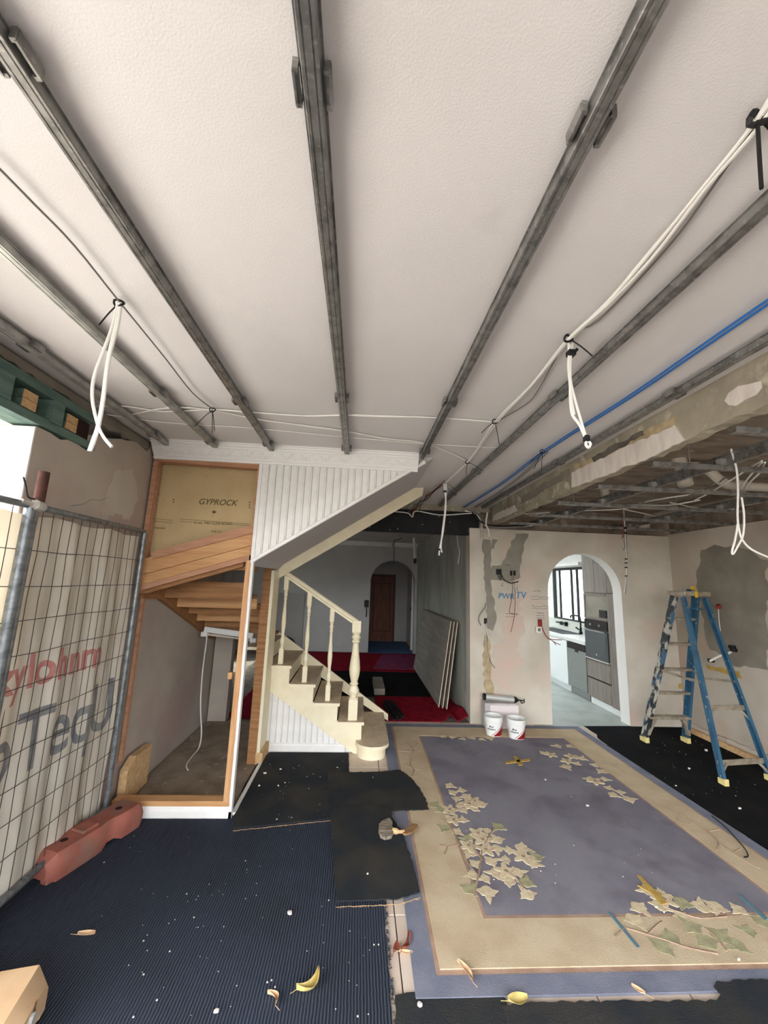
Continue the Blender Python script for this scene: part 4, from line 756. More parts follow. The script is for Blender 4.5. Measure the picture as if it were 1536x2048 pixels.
# ================================================================== FENCE
FX = -1.615
def fence(label, ya, yb, hz, rpost, seed):
    t = thing('temporary_fence', (FX, (ya+yb)/2, 0), label, 'fence', 'temporary fence panels'); rr = random.Random(seed)
    for y in (ya, yb): MB().tube([(FX, y, .06), (FX, y, 1.955)], rpost, 12, 1).build('post', 'pipe', t, smooth=True)
    MB().tube([(FX, ya, 1.955), (FX, yb, 1.955)], .016, 10, 1).build('top_rail', 'pipe', t, smooth=True)
    MB().tube([(FX, ya, .10), (FX, yb, .10)], .016, 10, 1).build('bottom_rail', 'pipe', t, smooth=True)
    wv = MB()
    for z in hz:
        n = max(3, int((yb-ya)/.25)); wv.tube([(FX-.012, lerp(ya, yb, k/n), z+(rr.uniform(-.006, .006) if 0 < k < n else 0)) for k in range(n+1)], .0021, 5, 1)
    n = int(round((yb-ya)/.075))
    for i in range(1, n):
        y = ya+(yb-ya)*i/n; wv.tube([(FX-.016, y, .1)]+[(FX-.016+rr.uniform(-.004, .004), y+rr.uniform(-.006, .006), z) for z in (.4, .7, 1.0, 1.25, 1.5, 1.72)]+[(FX-.016, y, 1.955)], .0019, 5, 1)
    wv.build('mesh_infill', 'wire', t); return t
HZ = [1.742, 1.565, 1.40, 1.237, 1.077, .917, .76, .602, .448, .285]
fa_ = fence('wire mesh fence panel standing against the left wall before the closet', 2.03, 3.045, HZ, .0175, 1)
fb_ = fence('wire mesh fence panel in front of the bright left opening', -.35, 2.0, HZ, .024, 2)
MB().tube([(FX+.006, 2.035, 1.975), (FX+.006, 2.035, 2.135)], .024, 14, 1).build('rusty_stub', 'rust', fa_, smooth=True)
MB().tube([(FX+.03, 1.98, 1.985), (FX+.02, 1.95, 1.99), (FX+.02, 1.93, 2.03), (FX+.02, 1.905, 2.075)], .004, 5, 3).build('cable_tie', 'black', fa_)
MB().tube([(FX+.012, 1.93, 1.965), (FX+.020, 2.0, 1.96), (FX+.02, 2.05, 1.955)], [.012, .026, .022], 8, 4).build('wrapped_tape', 'dirtyw', fa_)
# shade cloth, text printed on the street side shows through reversed
def clothx(y, z):
    return FX-.034+.010*math.sin(y*19+.6*math.sin(z*4))+.007*math.sin(y*41+z*3)+.004*math.sin(z*9+y*5)
def zt(y): return 1.93-.018*abs(math.sin(y*7))
Yc = [lerp(1.40, 3.03, i/110) for i in range(111)]; Zc = [i/40 for i in range(41)]
sc_ = MB().sheet(Yc, Zc, lambda y, t: (clothx(y, lerp(.07, zt(y), t)), y, lerp(.07, zt(y), t)), .002, (1, 0, 0)).build('shade_cloth', 'cloth', smooth=True, label='beige shade cloth with reversed red and slate lettering tied behind the fence mesh', cat='shade cloth')
def ctext(s, org_px, size, mat, slope, sx, shear):
    p = at(*org_px, 'x', FX-.03); cu = bpy.data.curves.new('t', 'FONT'); cu.body = s; cu.size = size; cu.shear = shear; cu.offset = .006
    ob = bpy.data.objects.new('t', cu); COL.objects.link(ob)
    me = bpy.data.meshes.new_from_object(ob.evaluated_get(bpy.context.evaluated_depsgraph_get()))
    bm = bmesh.new(); bm.from_mesh(me); bmesh.ops.triangulate(bm, faces=bm.faces)
    for _ in range(4):
        le = [e for e in bm.edges if e.calc_length() > .03]
        if not le: break
        bmesh.ops.subdivide_edges(bm, edges=le, cuts=1); bmesh.ops.triangulate(bm, faces=bm.faces)
    b = MB(); bm.verts.index_update(); V = []
    for v in bm.verts:
        y = p[1]+v.co.x*sx; z = p[2]+v.co.y+slope*v.co.x*sx; V.append((clothx(y, z)+.0022, y, z))
    b.add(V, [[q.index for q in f.verts] for f in bm.faces]); bm.free(); bpy.data.objects.remove(ob); bpy.data.curves.remove(cu); bpy.data.meshes.remove(me)
    return b.build('printed_word', mat, sc_)
ctext('xylohnm', (-30, 1403), .235, 'redprint', 0, 1.0, -.05)
ctext('oTeqU', (-48, 1600), .43, 'bluprint', 0, .80, -.08)
# moulded plastic feet
def foot(label, mat, cx, cy, rz, L=.56, W=.215, H=.135):
    t = thing('fence_foot', (cx, cy, 0), label, 'fence foot'); ca, sa = math.cos(rz), math.sin(rz)
    def T(p): return (cx+p[0]*ca-p[1]*sa, cy+p[0]*sa+p[1]*ca, p[2]+.007)
    def part(bm, name, mt, smooth=False):
        bm.v = [T(p) for p in bm.v]; return bm.build(name, mt, t, smooth)
    # body: waisted plan, chamfered top, channel notches under it
    n = 15; b = MB(); secs = []
    for i in range(n):
        u = -L/2+L*i/(n-1); e = min(1, (L/2-abs(u))/.045); wst = 1-.22*math.exp(-((u-.06)/.045)**2); hw = W/2*wst*(.72+.28*e); h = H*(.70+.30*min(1, (L/2-abs(u))/.03)); bot = .022 if (abs(u) > L/2-.03 or abs(u-.06) < .06) else 0
        secs.append([(u, -hw*.96, bot), (u, -hw, bot+.02), (u, -hw, h*.72), (u, -hw*.78, h), (u, hw*.78, h), (u, hw, h*.72), (u, hw, bot+.02), (u, hw*.96, bot)])
    vs = [p for s in secs for p in s]; k = 8
    fs = [(i*k+j, i*k+(j+1) % k, (i+1)*k+(j+1) % k, (i+1)*k+j) for i in range(n-1) for j in range(k)]+[list(range(k)), list(range((n-1)*k+k-1, (n-1)*k-1, -1))]
    b.add(vs, fs); part(b, 'body', mat, True)
    for s in (-1, 1): part(MB().cbox(-L/2+.002, -L/2+.05, s*W*.30-.025, s*W*.30+.025, 0, .03, .006), 'toe', mat)
    part(MB().cbox(-.10, .0, -.05, .05, H-.004, H+.012, .006), 'raised_rib', mat)
    for u in (-.17, .17): part(MB().lathe([(.020, H-.002), (.020, H+.001), (.016, H+.001)], (u, 0, 0), 14), 'pin_hole', 'foothole')
    part(MB().lathe([(.019, 0), (.019, .012), (.012, .016)], (-L/2-.012, .02, .075), 12, 'x'), 'drain_plug', 'dirtyw')
    return t
foot('terracotta plastic fence foot below the mesh fence by the closet skirting', 'foot', -1.545, 2.80, math.radians(70), .60, .20, .135)
t2 = foot('faded peach plastic fence foot lying on the navy carpet', 'footpale', -1.394, 1.715, math.radians(191.6), .62, .27, .15)
p = (-1.03, 1.68, .075)
# ================================================================== LADDER
ld = thing('step_ladder', (3.5, 4.1, 0), 'paint-splattered blue fibreglass step ladder standing on the black mat', 'ladder')
FLb, FRb, RLb, RRb = (3.235, 4.57, .035), (3.745, 4.57, .035), (3.255, 3.625, .035), (3.80, 3.70, .035)
FLt, FRt, RLt, RRt = at(1346, 1192, 'y', 4.28), at(1394, 1194, 'y', 4.28), at(1364, 1194, 'y', 4.12), at(1411, 1195, 'y', 4.12)
def chan(a, b, w, d, mat, inward, name):
    """C-section rail: flat web plus two flanges"""
    a, b = Vector(a), Vector(b); dr = (b-a).normalized(); s = Vector((1, 0, 0)); s = (s-dr*s.dot(dr)).normalized(); u = s.cross(dr); i = inward
    sec = [(0, -w/2), (0, w/2), (i*d, w/2), (i*d, w/2-.005), (i*.005, w/2-.005), (i*.005, -w/2+.005), (i*d, -w/2+.005), (i*d, -w/2)]
    o = MB().sect(sec, a, b, s, u).build(name, mat, ld); return o
chan(FLb, FLt, .085, .03, 'lsplat', 1, 'front_rail'); chan(FRb, FRt, .085, .03, 'lblue', -1, 'front_rail')
chan(RLb, RLt, .05, .028, 'lblue', 1, 'rear_rail'); chan(RRb, RRt, .05, .028, 'lblue', -1, 'rear_rail')
for q, w in ((FLb, .09), (FRb, .09), (RLb, .06), (RRb, .06)):
    i = 1 if q[0] < 3.5 else -1
    MB().prism([(q[1]-w/2-.005, 0.006), (q[1]+w/2+.005, .006), (q[1]+w/2+.005, .05), (q[1]-w/2-.005, .06)], 'x', min(q[0]-.004*i, q[0]+.036*i), max(q[0]-.004*i, q[0]+.036*i)).build('rubber_foot', 'lfoot', ld)
def onr(a, b, z): t = (z-a[2])/(b[2]-a[2]); return Vector((lerp(a[0], b[0], t), lerp(a[1], b[1], t), z))
for z in (1.36, 1.085, .805, .545):
    a, c = onr(FLb, FLt, z), onr(FRb, FRt, z); MB().cbox(a[0], c[0], a[1]-.035, a[1]+.035, z-.014, z+.012, .004).build('step', 'lalu', ld)
a, c = onr(FLb, FLt, .275), onr(FRb, FRt, .275); stp = MB().cbox(a[0], c[0], a[1]-.045, a[1]+.045, .262, .29, .004).build('bottom_step', 'lalu', ld)
for q, s in ((a, 1), (c, -1)):
    lo_ = onr(FLb if s > 0 else FRb, FLt if s > 0 else FRt, .09)
    MB().prism([(q[0]+s*.005, .265), (q[0]+s*.10, .265), (q[0]+s*.05, .18), (lo_[0]+s*.03, .09), (lo_[0]+s*.005, .09)], 'y', q[1]-.02, q[1]+.02).build('knee_brace', 'lalu', ld)
cx0, cx1 = FLt[0]-.03, RRt[0]+.03
MB().cbox(cx0, cx1, 4.08, 4.34, 1.615, 1.665, .006).build('top_cap', 'lalu', ld)
MB().box(cx0+.11, cx0+.14, 4.075, 4.08, 1.60, 1.665).build('yellow_mark', 'yellow', ld)
for z in (.58, .16):
    a, c = onr(RLb, RLt, z), onr(RRb, RRt, z); MB().beam(a, c, .012, .045).build('rear_brace', 'lalu', ld)
for s, A, Bq in ((1, (FLb, FLt), (RLb, RLt)), (-1, (FRb, FRt), (RRb, RRt))):
    a, c = onr(*A, .80), onr(*Bq, .80); mid = (a+c)/2+Vector((s*.09, 0, -.03))
    MB().beam(a, mid, .006, .025).beam(mid, c, .006, .025).build('spreader', 'lalu', ld)
for z in (.58, .16):
    a, c = onr(RLb, RLt, z), onr(RRb, RRt, z)
    for q, o, s in ((a, (RLb, RLt), 1), (c, (RRb, RRt), -1)): w_ = onr(*o, max(.05, z-.10)); MB().beam(q+Vector((s*.09, 0, 0)), w_, .006, .02).build('brace_strut', 'lalu', ld)
p0, p1 = onr(FLb, FLt, 1.47), onr(FRb, FRt, 1.47); MB().beam((p0[0]+.07, 4.20, 1.485), (p1[0]-.01, 4.22, 1.475), .02, .022).build('tool_bar', 'lblue', ld)
# things lying on the ladder top
cz_ = 1.665
MB().tube([(3.60, 4.2, cz_+.012), (3.65, 4.21, cz_+.012)], .012, 8, 1).build('blue_clip', 'lblue', label='small blue plastic clip on top of the ladder', cat='clip')
MB().tube([(3.665, 4.22, cz_+.014), (3.68, 4.22, cz_+.05), (3.70, 4.22, cz_+.035), (3.71, 4.22, cz_+.014)], .012, 8, 4).build('yellow_clamp', 'yellow', label='small yellow clamp standing on the ladder top', cat='clamp')
# ================================================================== BUCKETS, BOX, GUN
def bucket(cx, cy, label, seed):
    t = thing('adhesive_tub', (cx, cy, .012), label, 'bucket', 'white adhesive tubs'); z = .0135
    MB().lathe([(.082, z), (.084, z+.01), (.096, z+.135), (.101, z+.136), (.102, z+.150), (.098, z+.152), (.101, z+.188), (.105, z+.19), (.105, z+.198), (.098, z+.198), (.092, z+.08), (.088, z+.06)], (cx, cy, 0), 32).build('tub', 'tub', t, smooth=True)
    MB().lathe([(.090, z+.07), (.092, z+.085), (.05, z+.09), (.001, z+.09)], (cx, cy, 0), 24).build('contents', 'dirtyw', t)
    MB().tube([(cx-.105, cy, z+.165), (cx-.118, cy-.05, z+.12), (cx-.06, cy-.115, z+.10)][:2]+[(cx-.105, cy-.055, z+.10)], .003, 5, 4).build('handle', 'dirtyw', t)
    def curved(pts):  # (angle deg, height) -> on the tub wall
        return [(cx+(.0832+.0935*.0+.0119*(h/.125)+.0015)*math.cos(math.radians(a)), cy+(.0832+.0119*(h/.125)+.0015)*math.sin(math.radians(a)), z+h) for a, h in pts]
    b = MB(); A0, A1, n = 250, 345, 12
    top = [(lerp(A0, A1, i/n), .008+.118*(i/n)) for i in range(n+1)]; bot = [(lerp(A0, A1, i/n), .006) for i in range(n+1)]
    P = curved(top)+curved(bot); b.add(P, [(i, i+1, n+2+i, n+1+i) for i in range(n)]); b.build('red_label', 'tubred', t)
    b = MB(); top = [(lerp(A0-12, A1-12, i/n), .014+.120*(i/n)) for i in range(n+1)]; bot = [(q[0], q[1]-.007) for q in top]
    P = curved(top)+curved(bot); b.add(P, [(i, i+1, n+2+i, n+1+i) for i in range(n)]); b.build('red_stripe', 'tubred', t)
    # word on the wall
    for s, size, h0, a0 in (('Mud', .026, .092, 222), ('adhesive', .027, .066, 206)):
        cu = bpy.data.curves.new('t', 'FONT'); cu.body = s; cu.size = size; cu.offset = .0006; ob = bpy.data.objects.new('t', cu); COL.objects.link(ob)
        me = bpy.data.meshes.new_from_object(ob.evaluated_get(bpy.context.evaluated_depsgraph_get())); bb = MB()
        V = [curved([(a0+math.degrees(v.co.x/.092), h0+v.co.y)])[0] for v in me.vertices]; bb.add(V, [list(q.vertices) for q in me.polygons]); bpy.data.objects.remove(ob); bpy.data.curves.remove(cu); bpy.data.meshes.remove(me)
        bb.build('printed_word', 'ink', t)
    return t
bucket(1.585, 4.70, 'white adhesive tub with red corner label standing below the sealant gun barrel', 1)
bucket(1.815, 4.62, 'white adhesive tub with red corner label standing below the sealant gun tip', 2)
bx = thing('cardboard_box', (1.78, 4.93, 0), 'grey box with white paper front standing behind the tubs', 'box')
MB().cbox(1.545, 1.93, 4.88, 5.03, .014, .285, .004).build('carton', 'box', bx)
MB().box(1.605, 1.945, 4.868, 4.879, .012, .268).build('paper', 'paper', bx)
gq = thing('sealant_gun', (1.75, 4.95, .285), 'silver barrel sealant gun with black ends lying on the grey box', 'sealant gun')
g0, g1 = Vector(at(968, 1393, 'y', 4.93)), Vector(at(1034, 1400, 'y', 4.93)); dz = .327-min(g0.z, g1.z); g0.z += 0; d_ = (g1-g0)
MB().tube([g0+d_*.03, g0+d_*.93], .030, 18, 1).build('barrel', 'alu', gq, smooth=True)
MB().tube([g0-d_*.02, g0+d_*.04], .038, 16, 1).build('front_cap', 'black', gq); MB().tube([g0+d_*.90, g0+d_*.96, g0+d_*1.03], [.036, .034, .014], 14, 1, False).build('rear_cap', 'black', gq)
e = g1+d_*.02; MB().tube([e, e+d_*.12, e+d_*.2], .007, 8, 1).tube([e+d_*.2+Vector((0, 0, -.025)), e+d_*.2+Vector((0, 0, .022))], .006, 8, 1).tube([e+d_*.08, e+d_*.12+Vector((0, 0, -.03)), e+d_*.17+Vector((0, 0, -.022))], .006, 6, 3).build('trigger_rod', 'black', gq)
# ================================================================== SOCKETS AND WIRES ON THE WALLS
YW = 5.05
def wp(u, v, y=YW): return at(u, v, 'y', y)
s1 = thing('socket_box', wp(998, 1144), 'black wall box with curved grey cable on the grey patched plaster', 'wall socket')
p = wp(998, 1143); MB().cbox(p[0]-.035, p[0]+.03, 5.035, 5.062, p[2]-.04, p[2]+.03, .004).build('box', 'black', s1)
MB().tube([wp(996, 1148, 5.04), wp(998, 1156, 5.02), wp(1002, 1159, 5.02), wp(1001, 1150, 5.03)], .005, 6, 4).tube([wp(1002, 1148, 5.04), wp(1009, 1160, 5.01), wp(1022, 1166, 5.0), wp(1037, 1163, 5.0)], .006, 6, 4).build('cable', 'black', s1)
s2 = thing('socket_box', wp(1026, 1146), 'pair of narrow black wall boxes with wires trailing below', 'wall socket')
for u in (1022.5, 1029): p = wp(u, 1146); MB().cbox(p[0]-.013, p[0]+.013, 5.04, 5.062, p[2]-.032, p[2]+.03, .003).build('box', 'black', s2)
for i, pts in enumerate(([(1024, 1150), (1025, 1175), (1023, 1200), (1019, 1225), (1036, 1228)], [(1027, 1150), (1030, 1190), (1029, 1230), (1022, 1264)], [(1024, 1150), (1026, 1170), (1033, 1180), (1031, 1230), (1023, 1262)])):
    MB().tube([wp(u, v, 5.03) for u, v in pts], .003, 5, 4).build('wire', ['ink', 'redwire', 'cable'][i], s2)
s3 = thing('socket_box', wp(971, 1242), 'small dark wall box with a fan of thin wires low beside the hall corner', 'wall socket')
p = wp(971, 1242); MB().cbox(p[0]-.017, p[0]+.017, 5.04, 5.062, p[2]-.035, p[2]+.035, .003).build('box', 'black', s3)
for i, pts in enumerate(([(971, 1206), (970, 1215), (960, 1228), (957, 1240), (962, 1251)], [(973, 1246), (974, 1265), (979, 1282), (984, 1285)], [(974, 1246), (973, 1280), (975, 1305), (982, 1325), (990, 1336)], [(973, 1246), (976, 1270), (981, 1279)], [(974, 1248), (972, 1275), (974, 1300), (978, 1318)])):
    MB().tube([wp(u, v, 5.03) for u, v in pts], .006 if i == 0 else .0035, 5, 4).build('wire', ['cableg', 'cable', 'ink', 'cable', 'cable'][i], s3)
s4 = thing('power_point', wp(1078, 1250), 'red wall box with dangling white switch plate and wires by the arch', 'wall socket')
p = wp(1080, 1246); MB().cbox(p[0]-.025, p[0]+.025, 5.04, 5.062, p[2]-.045, p[2]+.045, .004).build('box', 'redwire', s4)
p = wp(1077, 1259, 5.03); pt = MB().cbox(p[0]-.038, p[0]+.036, 5.01, 5.028, p[2]-.038, p[2]+.036, .004).build('plate', 'tub', s4)
MB().box(p[0]-.018, p[0]+.018, 5.005, 5.011, p[2]-.02, p[2]+.02).build('plate_centre', 'cement2', pt)
for i, pts in enumerate(([(1083, 1252), (1090, 1268), (1100, 1278), (1124, 1280)], [(1084, 1256), (1092, 1272), (1105, 1282), (1121, 1290)], [(1105, 1281), (1112, 1290)])):
    MB().tube([wp(u, v, 5.0) for u, v in pts], .0045, 5, 4).build('wire', ['redwire', 'redwire', 'ink'][i], s4)
s5 = thing('loose_wires', at(1460, 1300, 'x', 4.10), 'white cables with black taped ends poking from the right wall behind the ladder', 'cable')
MB().tube([at(1468, 1292, 'x', 4.13), at(1460, 1305, 'x', 4.08), at(1440, 1312, 'x', 4.05), at(1420, 1322, 'x', 4.02)], .012, 7, 4).build('cable', 'cable', s5)
for (u, v) in ((1464, 1294), (1422, 1321), (1467, 1300)): q = at(u, v, 'x', 4.06); MB().cbox(q[0]-.02, q[0]+.02, q[1]-.03, q[1]+.03, q[2]-.018, q[2]+.018, .005).build('black_tape', 'black', s5)
MB().tube([at(1437, 1211, 'x', 4.135), at(1438, 1215, 'x', 4.10)], .022, 8, 1).build('wall_plug', 'redwire', label='small dark red plug in a hole of the right wall', cat='plug')
MB().tube([at(1437, 1216, 'x', 4.12), at(1438, 1240, 'x', 4.12), at(1441, 1262, 'x', 4.12)], .004, 5, 3).build('thin_wire', 'cable', label='thin white wire hanging on the right wall below the plug', cat='cable')
# hall fittings
p = at(733, 1208, 'y', 9.68); ic = MB().cbox(p[0]-.05, p[0]+.05, 9.66, 9.701, p[2]-.07, p[2]+.09, .006); ic.tube([(p[0], 9.68, p[2]-.07), (p[0]+.01, 9.67, p[2]-.2), (p[0], 9.68, p[2]-.3)], .012, 6, 3); ic.build('wall_intercom', 'black', label='dark wall intercom with dangling cord beside the far arch', cat='intercom')
p = at(674, 1290, 'y', 9.68); MB().cbox(p[0]-.08, p[0]+.08, 9.685, 9.701, p[2]-.045, p[2]+.045, .006).build('power_point', 'hallgrey', label='pale double power point low on the grey hall wall', cat='wall socket')
MB().tube([at(790, 1080, 'y', 8.5), at(788, 1095, 'y', 8.5), at(788, 1124, 'y', 8.5)], .008, 6, 2).tube([at(808, 1066, 'y', 8.3), at(800, 1078, 'y', 8.4), at(788, 1082, 'y', 8.5), at(785, 1094, 'y', 8.5)], .008, 6, 3).build('hall_wire', 'ink', label='dark wire dangling from the hall ceiling before the arch', cat='cable')
hp = thing('white_conduit', at(829, 1100, 'y', 8.6), 'white conduit hanging from the hall ceiling by the right hall wall', 'conduit')
MB().tube([at(826.5, 1066, 'y', 8.4), at(829, 1095, 'y', 8.4), at(830, 1125, 'y', 8.4)], .028, 8, 2).build('pipe', 'tub', hp); q = at(830, 1122, 'y', 8.36); MB().cbox(q[0]-.03, q[0]+.03, q[1]-.03, q[1]+.03, q[2]-.05, q[2]+.05, .005).build('box', 'black', hp)
MB().tube([at(914, 1070, 'x', 1.40), at(916, 1090, 'x', 1.40), at(919, 1105, 'x', 1.40), at(916, 1128, 'x', 1.40)], .006, 6, 4).build('pull_cord', 'cable', label='thin white cord hanging on the hall side wall above the leaning boards', cat='cable')
# leaning plasterboard sheets
for i in range(3):
    x0 = 1.14+.045*i; x1 = 1.30+.036*i; y0, y1 = 5.60-.04*i, 8.05-.02*i; h = 1.12; th = .012
    n = Vector((h, 0, -(x1-x0))).normalized()*th; A = [Vector((x0, y0, .022)), Vector((x0, y1, .022)), Vector((x1, y1, h+.022)), Vector((x1, y0, h+.022))]
    b = MB().add([*A, *[q+n for q in A]], [(0, 1, 2, 3), (7, 6, 5, 4), (0, 3, 7, 4), (1, 0, 4, 5), (2, 1, 5, 6), (3, 2, 6, 7)]); b.m = [0, 0, 1, 1, 1, 1]
    b.build('plasterboard_sheet', ['board', 'boarde'], label=['front sheet of the grey plasterboard stack leaning on the hall wall', 'middle sheet of the grey plasterboard stack leaning on the hall wall', 'rear sheet of the grey plasterboard stack, touching the hall wall'][i], cat='plasterboard', group='plasterboard leaning in the hall')
# dark steel sections beside the bottom stair
for i in range(4):
    x = .44+.045*(i % 2)+.02*i; z = .026+.03*(i//2); a, c = Vector((x-.04, 5.75, z)), Vector((x+.06, 5.10, z))
    d_ = (c-a).normalized(); sv = d_.cross(Vector((0, 0, 1))); MB().sect([(-.018, -.012), (.018, -.012), (.018, .012), (.012, .012), (.012, -.006), (-.012, -.006), (-.012, .012), (-.018, .012)], a, c, sv, Vector((0, 0, 1))).build('steel_section', 'rsj', label=['lower inner', 'lower outer', 'upper inner', 'upper outer'][i]+' black steel section of the bundle lying behind the bottom stair', cat='steel section', group='steel sections behind the stairs')
MB().cbox(.30, .46, 6.15, 6.9, .012, .10, .006).build('timber_bearer', 'cement2', label='grey dusty bearer lying on the black hall mat', cat='timber')
# buckets behind the closet
bk = thing('paint_bucket', (-1.22, 5.9, .01), 'dirty white bucket standing on red carpet behind the closet', 'bucket')
MB().lathe([(.12, .011), (.125, .02), (.14, .27), (.15, .275), (.15, .32), (.148, .36), (.14, .362), (.02, .365)], (-1.22, 5.9, 0), 24).build('pail', 'dirtyw', bk, smooth=True)
MB().tube([(-1.37, 5.9, .31), (-1.40, 5.82, .26), (-1.36, 5.77, .2)], .006, 6, 3).build('handle', 'galvl', bk)
bg_ = thing('rubbish_bag', (-1.12, 6.15, 0), 'black plastic bag with blue and white printing behind the white bucket', 'bag')
MB().lathe([(.16, .012), (.2, .2), (.22, .45), (.2, .62), (.1, .74), (.03, .78)], (-1.06, 6.33, 0), 16).build('sack', 'black', bg_, smooth=True)
MB().lathe([(.08, .40), (.09, .46), (.07, .55), (.01, .60)], (-1.05, 6.17, 0), 12).build('blue_label', 'blue', bg_)
# ================================================================== KITCHEN FURNITURE
KX = 3.47
tc_ = thing('oven_tower', (3.77, 5.6, 0), 'tall grey woodgrain oven tower cabinet seen through the arch', 'cabinet')
MB().box(KX+.02, 4.06, 5.27, 6.03, .10, 2.45).build('carcass', 'kwood', tc_)
MB().box(KX+.045, 4.06, 5.25, 6.03, .005, .10).build('kickboard', 'kwhite', tc_)
for (y0, y1, z0, z1, nm) in ((5.725, 6.03, 1.60, 2.45, 'door'), (5.43, 5.72, 1.60, 2.45, 'door'), (5.27, 5.425, 1.60, 2.45, 'door'), (5.46, 6.03, .385, .63, 'drawer'), (5.46, 6.03, .115, .365, 'drawer'), (5.27, 5.455, .10, 1.59, 'door')):
    MB().cbox(KX, KX+.018, y0+.002, y1-.002, z0, z1, .002).build(nm, 'kwood', tc_)
MB().box(KX+.002, KX+.02, 5.46, 6.03, 1.56, 1.59).box(KX+.002, KX+.02, 6.0, 6.03, 1.22, 1.56).box(KX+.002, KX+.02, 5.46, 6.03, 1.22, 1.25).build('niche_frame', 'kwood', tc_)
MB().box(KX+.012, KX+.021, 5.47, 6.0, 1.25, 1.56).build('niche_back', 'cement', tc_)
MB().box(KX+.008, KX+.02, 5.45, 6.02, .365, .385).box(KX+.008, KX+.02, 5.45, 6.02, .632, .645).build('finger_gap', 'kdark', tc_)
mw = MB().cbox(KX-.005, KX+.012, 5.47, 5.64, 1.255, 1.36, .004).build('coffee_maker', 'black', label='black appliance front standing in the oven tower niche', cat='appliance')
ov = thing('wall_oven', (KX, 5.74, .66), 'black glass wall oven with steel bar built into the grey tower', 'oven')
MB().cbox(KX-.012, KX+.018, 5.463, 6.02, .66, 1.06, .004).build('door_glass', 'ovenglass', ov); MB().cbox(KX-.012, KX+.018, 5.463, 6.02, 1.075, 1.205, .004).build('control_panel', 'kdark', ov)
MB().box(KX-.016, KX-.011, 5.50, 5.98, .78, 1.0).build('window', 'ovenglass', ov)
MB().tube([(KX-.035, 5.50, 1.055), (KX-.035, 6.0, 1.055)], .009, 8, 1).build('handle', 'steel', ov); MB().box(KX-.02, KX+.01, 5.463, 6.02, .645, .66).build('lower_trim', 'alu', ov)
for y in (5.62, 5.84): MB().lathe([(.018, -.02), (.016, 0)], (KX-.012, y, 1.14), 12, 'x').build('knob', 'steel', ov)
MB().lathe([(.012, -.001), (.012, .001)], (KX-.013, 5.74, .725), 10, 'x').build('badge', 'alu', ov)
dw = thing('dishwasher', (KX, 6.3, 0), 'brushed steel dishwasher under the stone benchtop', 'dishwasher')
MB().cbox(KX, KX+.04, 6.05, 6.58, .12, .70, .004).build('door', 'steel', dw); MB().cbox(KX-.002, KX+.04, 6.05, 6.58, .70, .79, .003).build('control_strip', 'kdark', dw)
MB().box(KX-.006, KX, 6.25, 6.34, .665, .72).build('latch', 'black', dw); MB().box(KX+.04, KX+.06, 6.05, 6.58, .005, .12).build('kick_plate', 'steel', dw)
bc_ = thing('base_cabinet', (3.75, 7.3, 0), 'white laminate base cabinet under the stone benchtop and sink', 'cabinet')
MB().box(KX+.02, 4.05, 6.60, 8.9, .10, .80).build('carcass', 'kwhite', bc_); MB().box(KX+.045, 4.05, 6.58, 8.9, .005, .10).build('kickboard', 'kwhite', bc_)
for y0, y1 in ((6.60, 7.25), (7.255, 8.0), (8.005, 8.9)): MB().cbox(KX, KX+.018, y0, y1-.003, .105, .80, .002).build('door', 'kwhite', bc_)
MB().cbox(KX-.01, 4.05, 6.035, 8.95, .805, .86, .004).build('stone_benchtop', 'stone', label='white stone benchtop with black sink by the kitchen window', cat='benchtop')
sk = MB().box(3.58, 3.95, 6.95, 8.0, .8605, .866).build('kitchen_sink', 'black', label='black undermount sink set in the stone benchtop', cat='sink')
tpz = thing('kitchen_tap', (3.98, 7.1, .862), 'black gooseneck kitchen tap standing at the black sink', 'tap')
MB().lathe([(.03, .8615), (.03, .90), (.02, .905), (.02, .97)], (3.98, 7.05, 0), 12).build('base', 'black', tpz)
MB().tube([(3.98, 7.05, .96), (3.98, 7.05, 1.12), (3.98, 7.09, 1.16), (3.97, 7.2, 1.165), (3.96, 7.32, 1.15), (3.96, 7.34, 1.11)], .014, 8, 4).build('spout', 'black', tpz); MB().tube([(3.95, 7.05, .93), (3.91, 7.09, .97)], .012, 8, 1).build('lever', 'black', tpz)
MB().box(4.0, 4.05, 7.62, 8.0, .965, .985).box(4.0, 4.05, 7.62, 7.66, .93, 1.01).box(4.0, 4.05, 7.8, 7.84, .94, 1.0).build('wall_mixer', 'black', label='black wall mixer on the splashback below the kitchen window', cat='tap')
# ================================================================== DEBRIS
def leaf(u, v, L, W, ang, mat, label, curl=.03, bend=0.0, z0=.02):
    p = at(u, v, 'z', z0); ca, sa = math.cos(ang), math.sin(ang); b = MB(); n = 9
    def fn(t, s):
        w = W*math.sin(math.pi*min(1, max(0, t*.92+.04)))**.8; x = (t-.5)*L; y = s*w+bend*(t-.5)**2*L*4; z = z0+curl*abs(s)**1.5+curl*.5*(2*t-1)**2+.002
        return (p[0]+x*ca-y*sa, p[1]+x*sa+y*ca, z)
    b.sheet([i/n for i in range(n+1)], [-1, -.5, 0, .5, 1], fn, .0012); q = fn(0, 0); b.tube([q, (q[0]-ca*.03, q[1]-sa*.03, q[2]+.004)], .0012, 4, 1)
    return b.build('dry_leaf', mat, smooth=True, label=label, cat='leaf', group='dry leaves')
leaf(173, 1871, .075, .012, .05, 'leafp', 'small pale curled leaf on the navy carpet nearest the fence foot', .012, -.05, .009)
leaf(624, 1978, .11, .018, .75, 'leafy', 'yellow curled leaf with a hooked tip on the navy carpet', .02, .28, .009)
leaf(552, 1997, .06, .009, 2.3, 'leafp', 'small folded brown leaf on the navy carpet by the yellow leaf', .014, .35, .009)
leaf(793, 1898, .055, .014, 1.2, 'leafr', 'small rust red leaf on the cream tiles', .008, .1, .002)
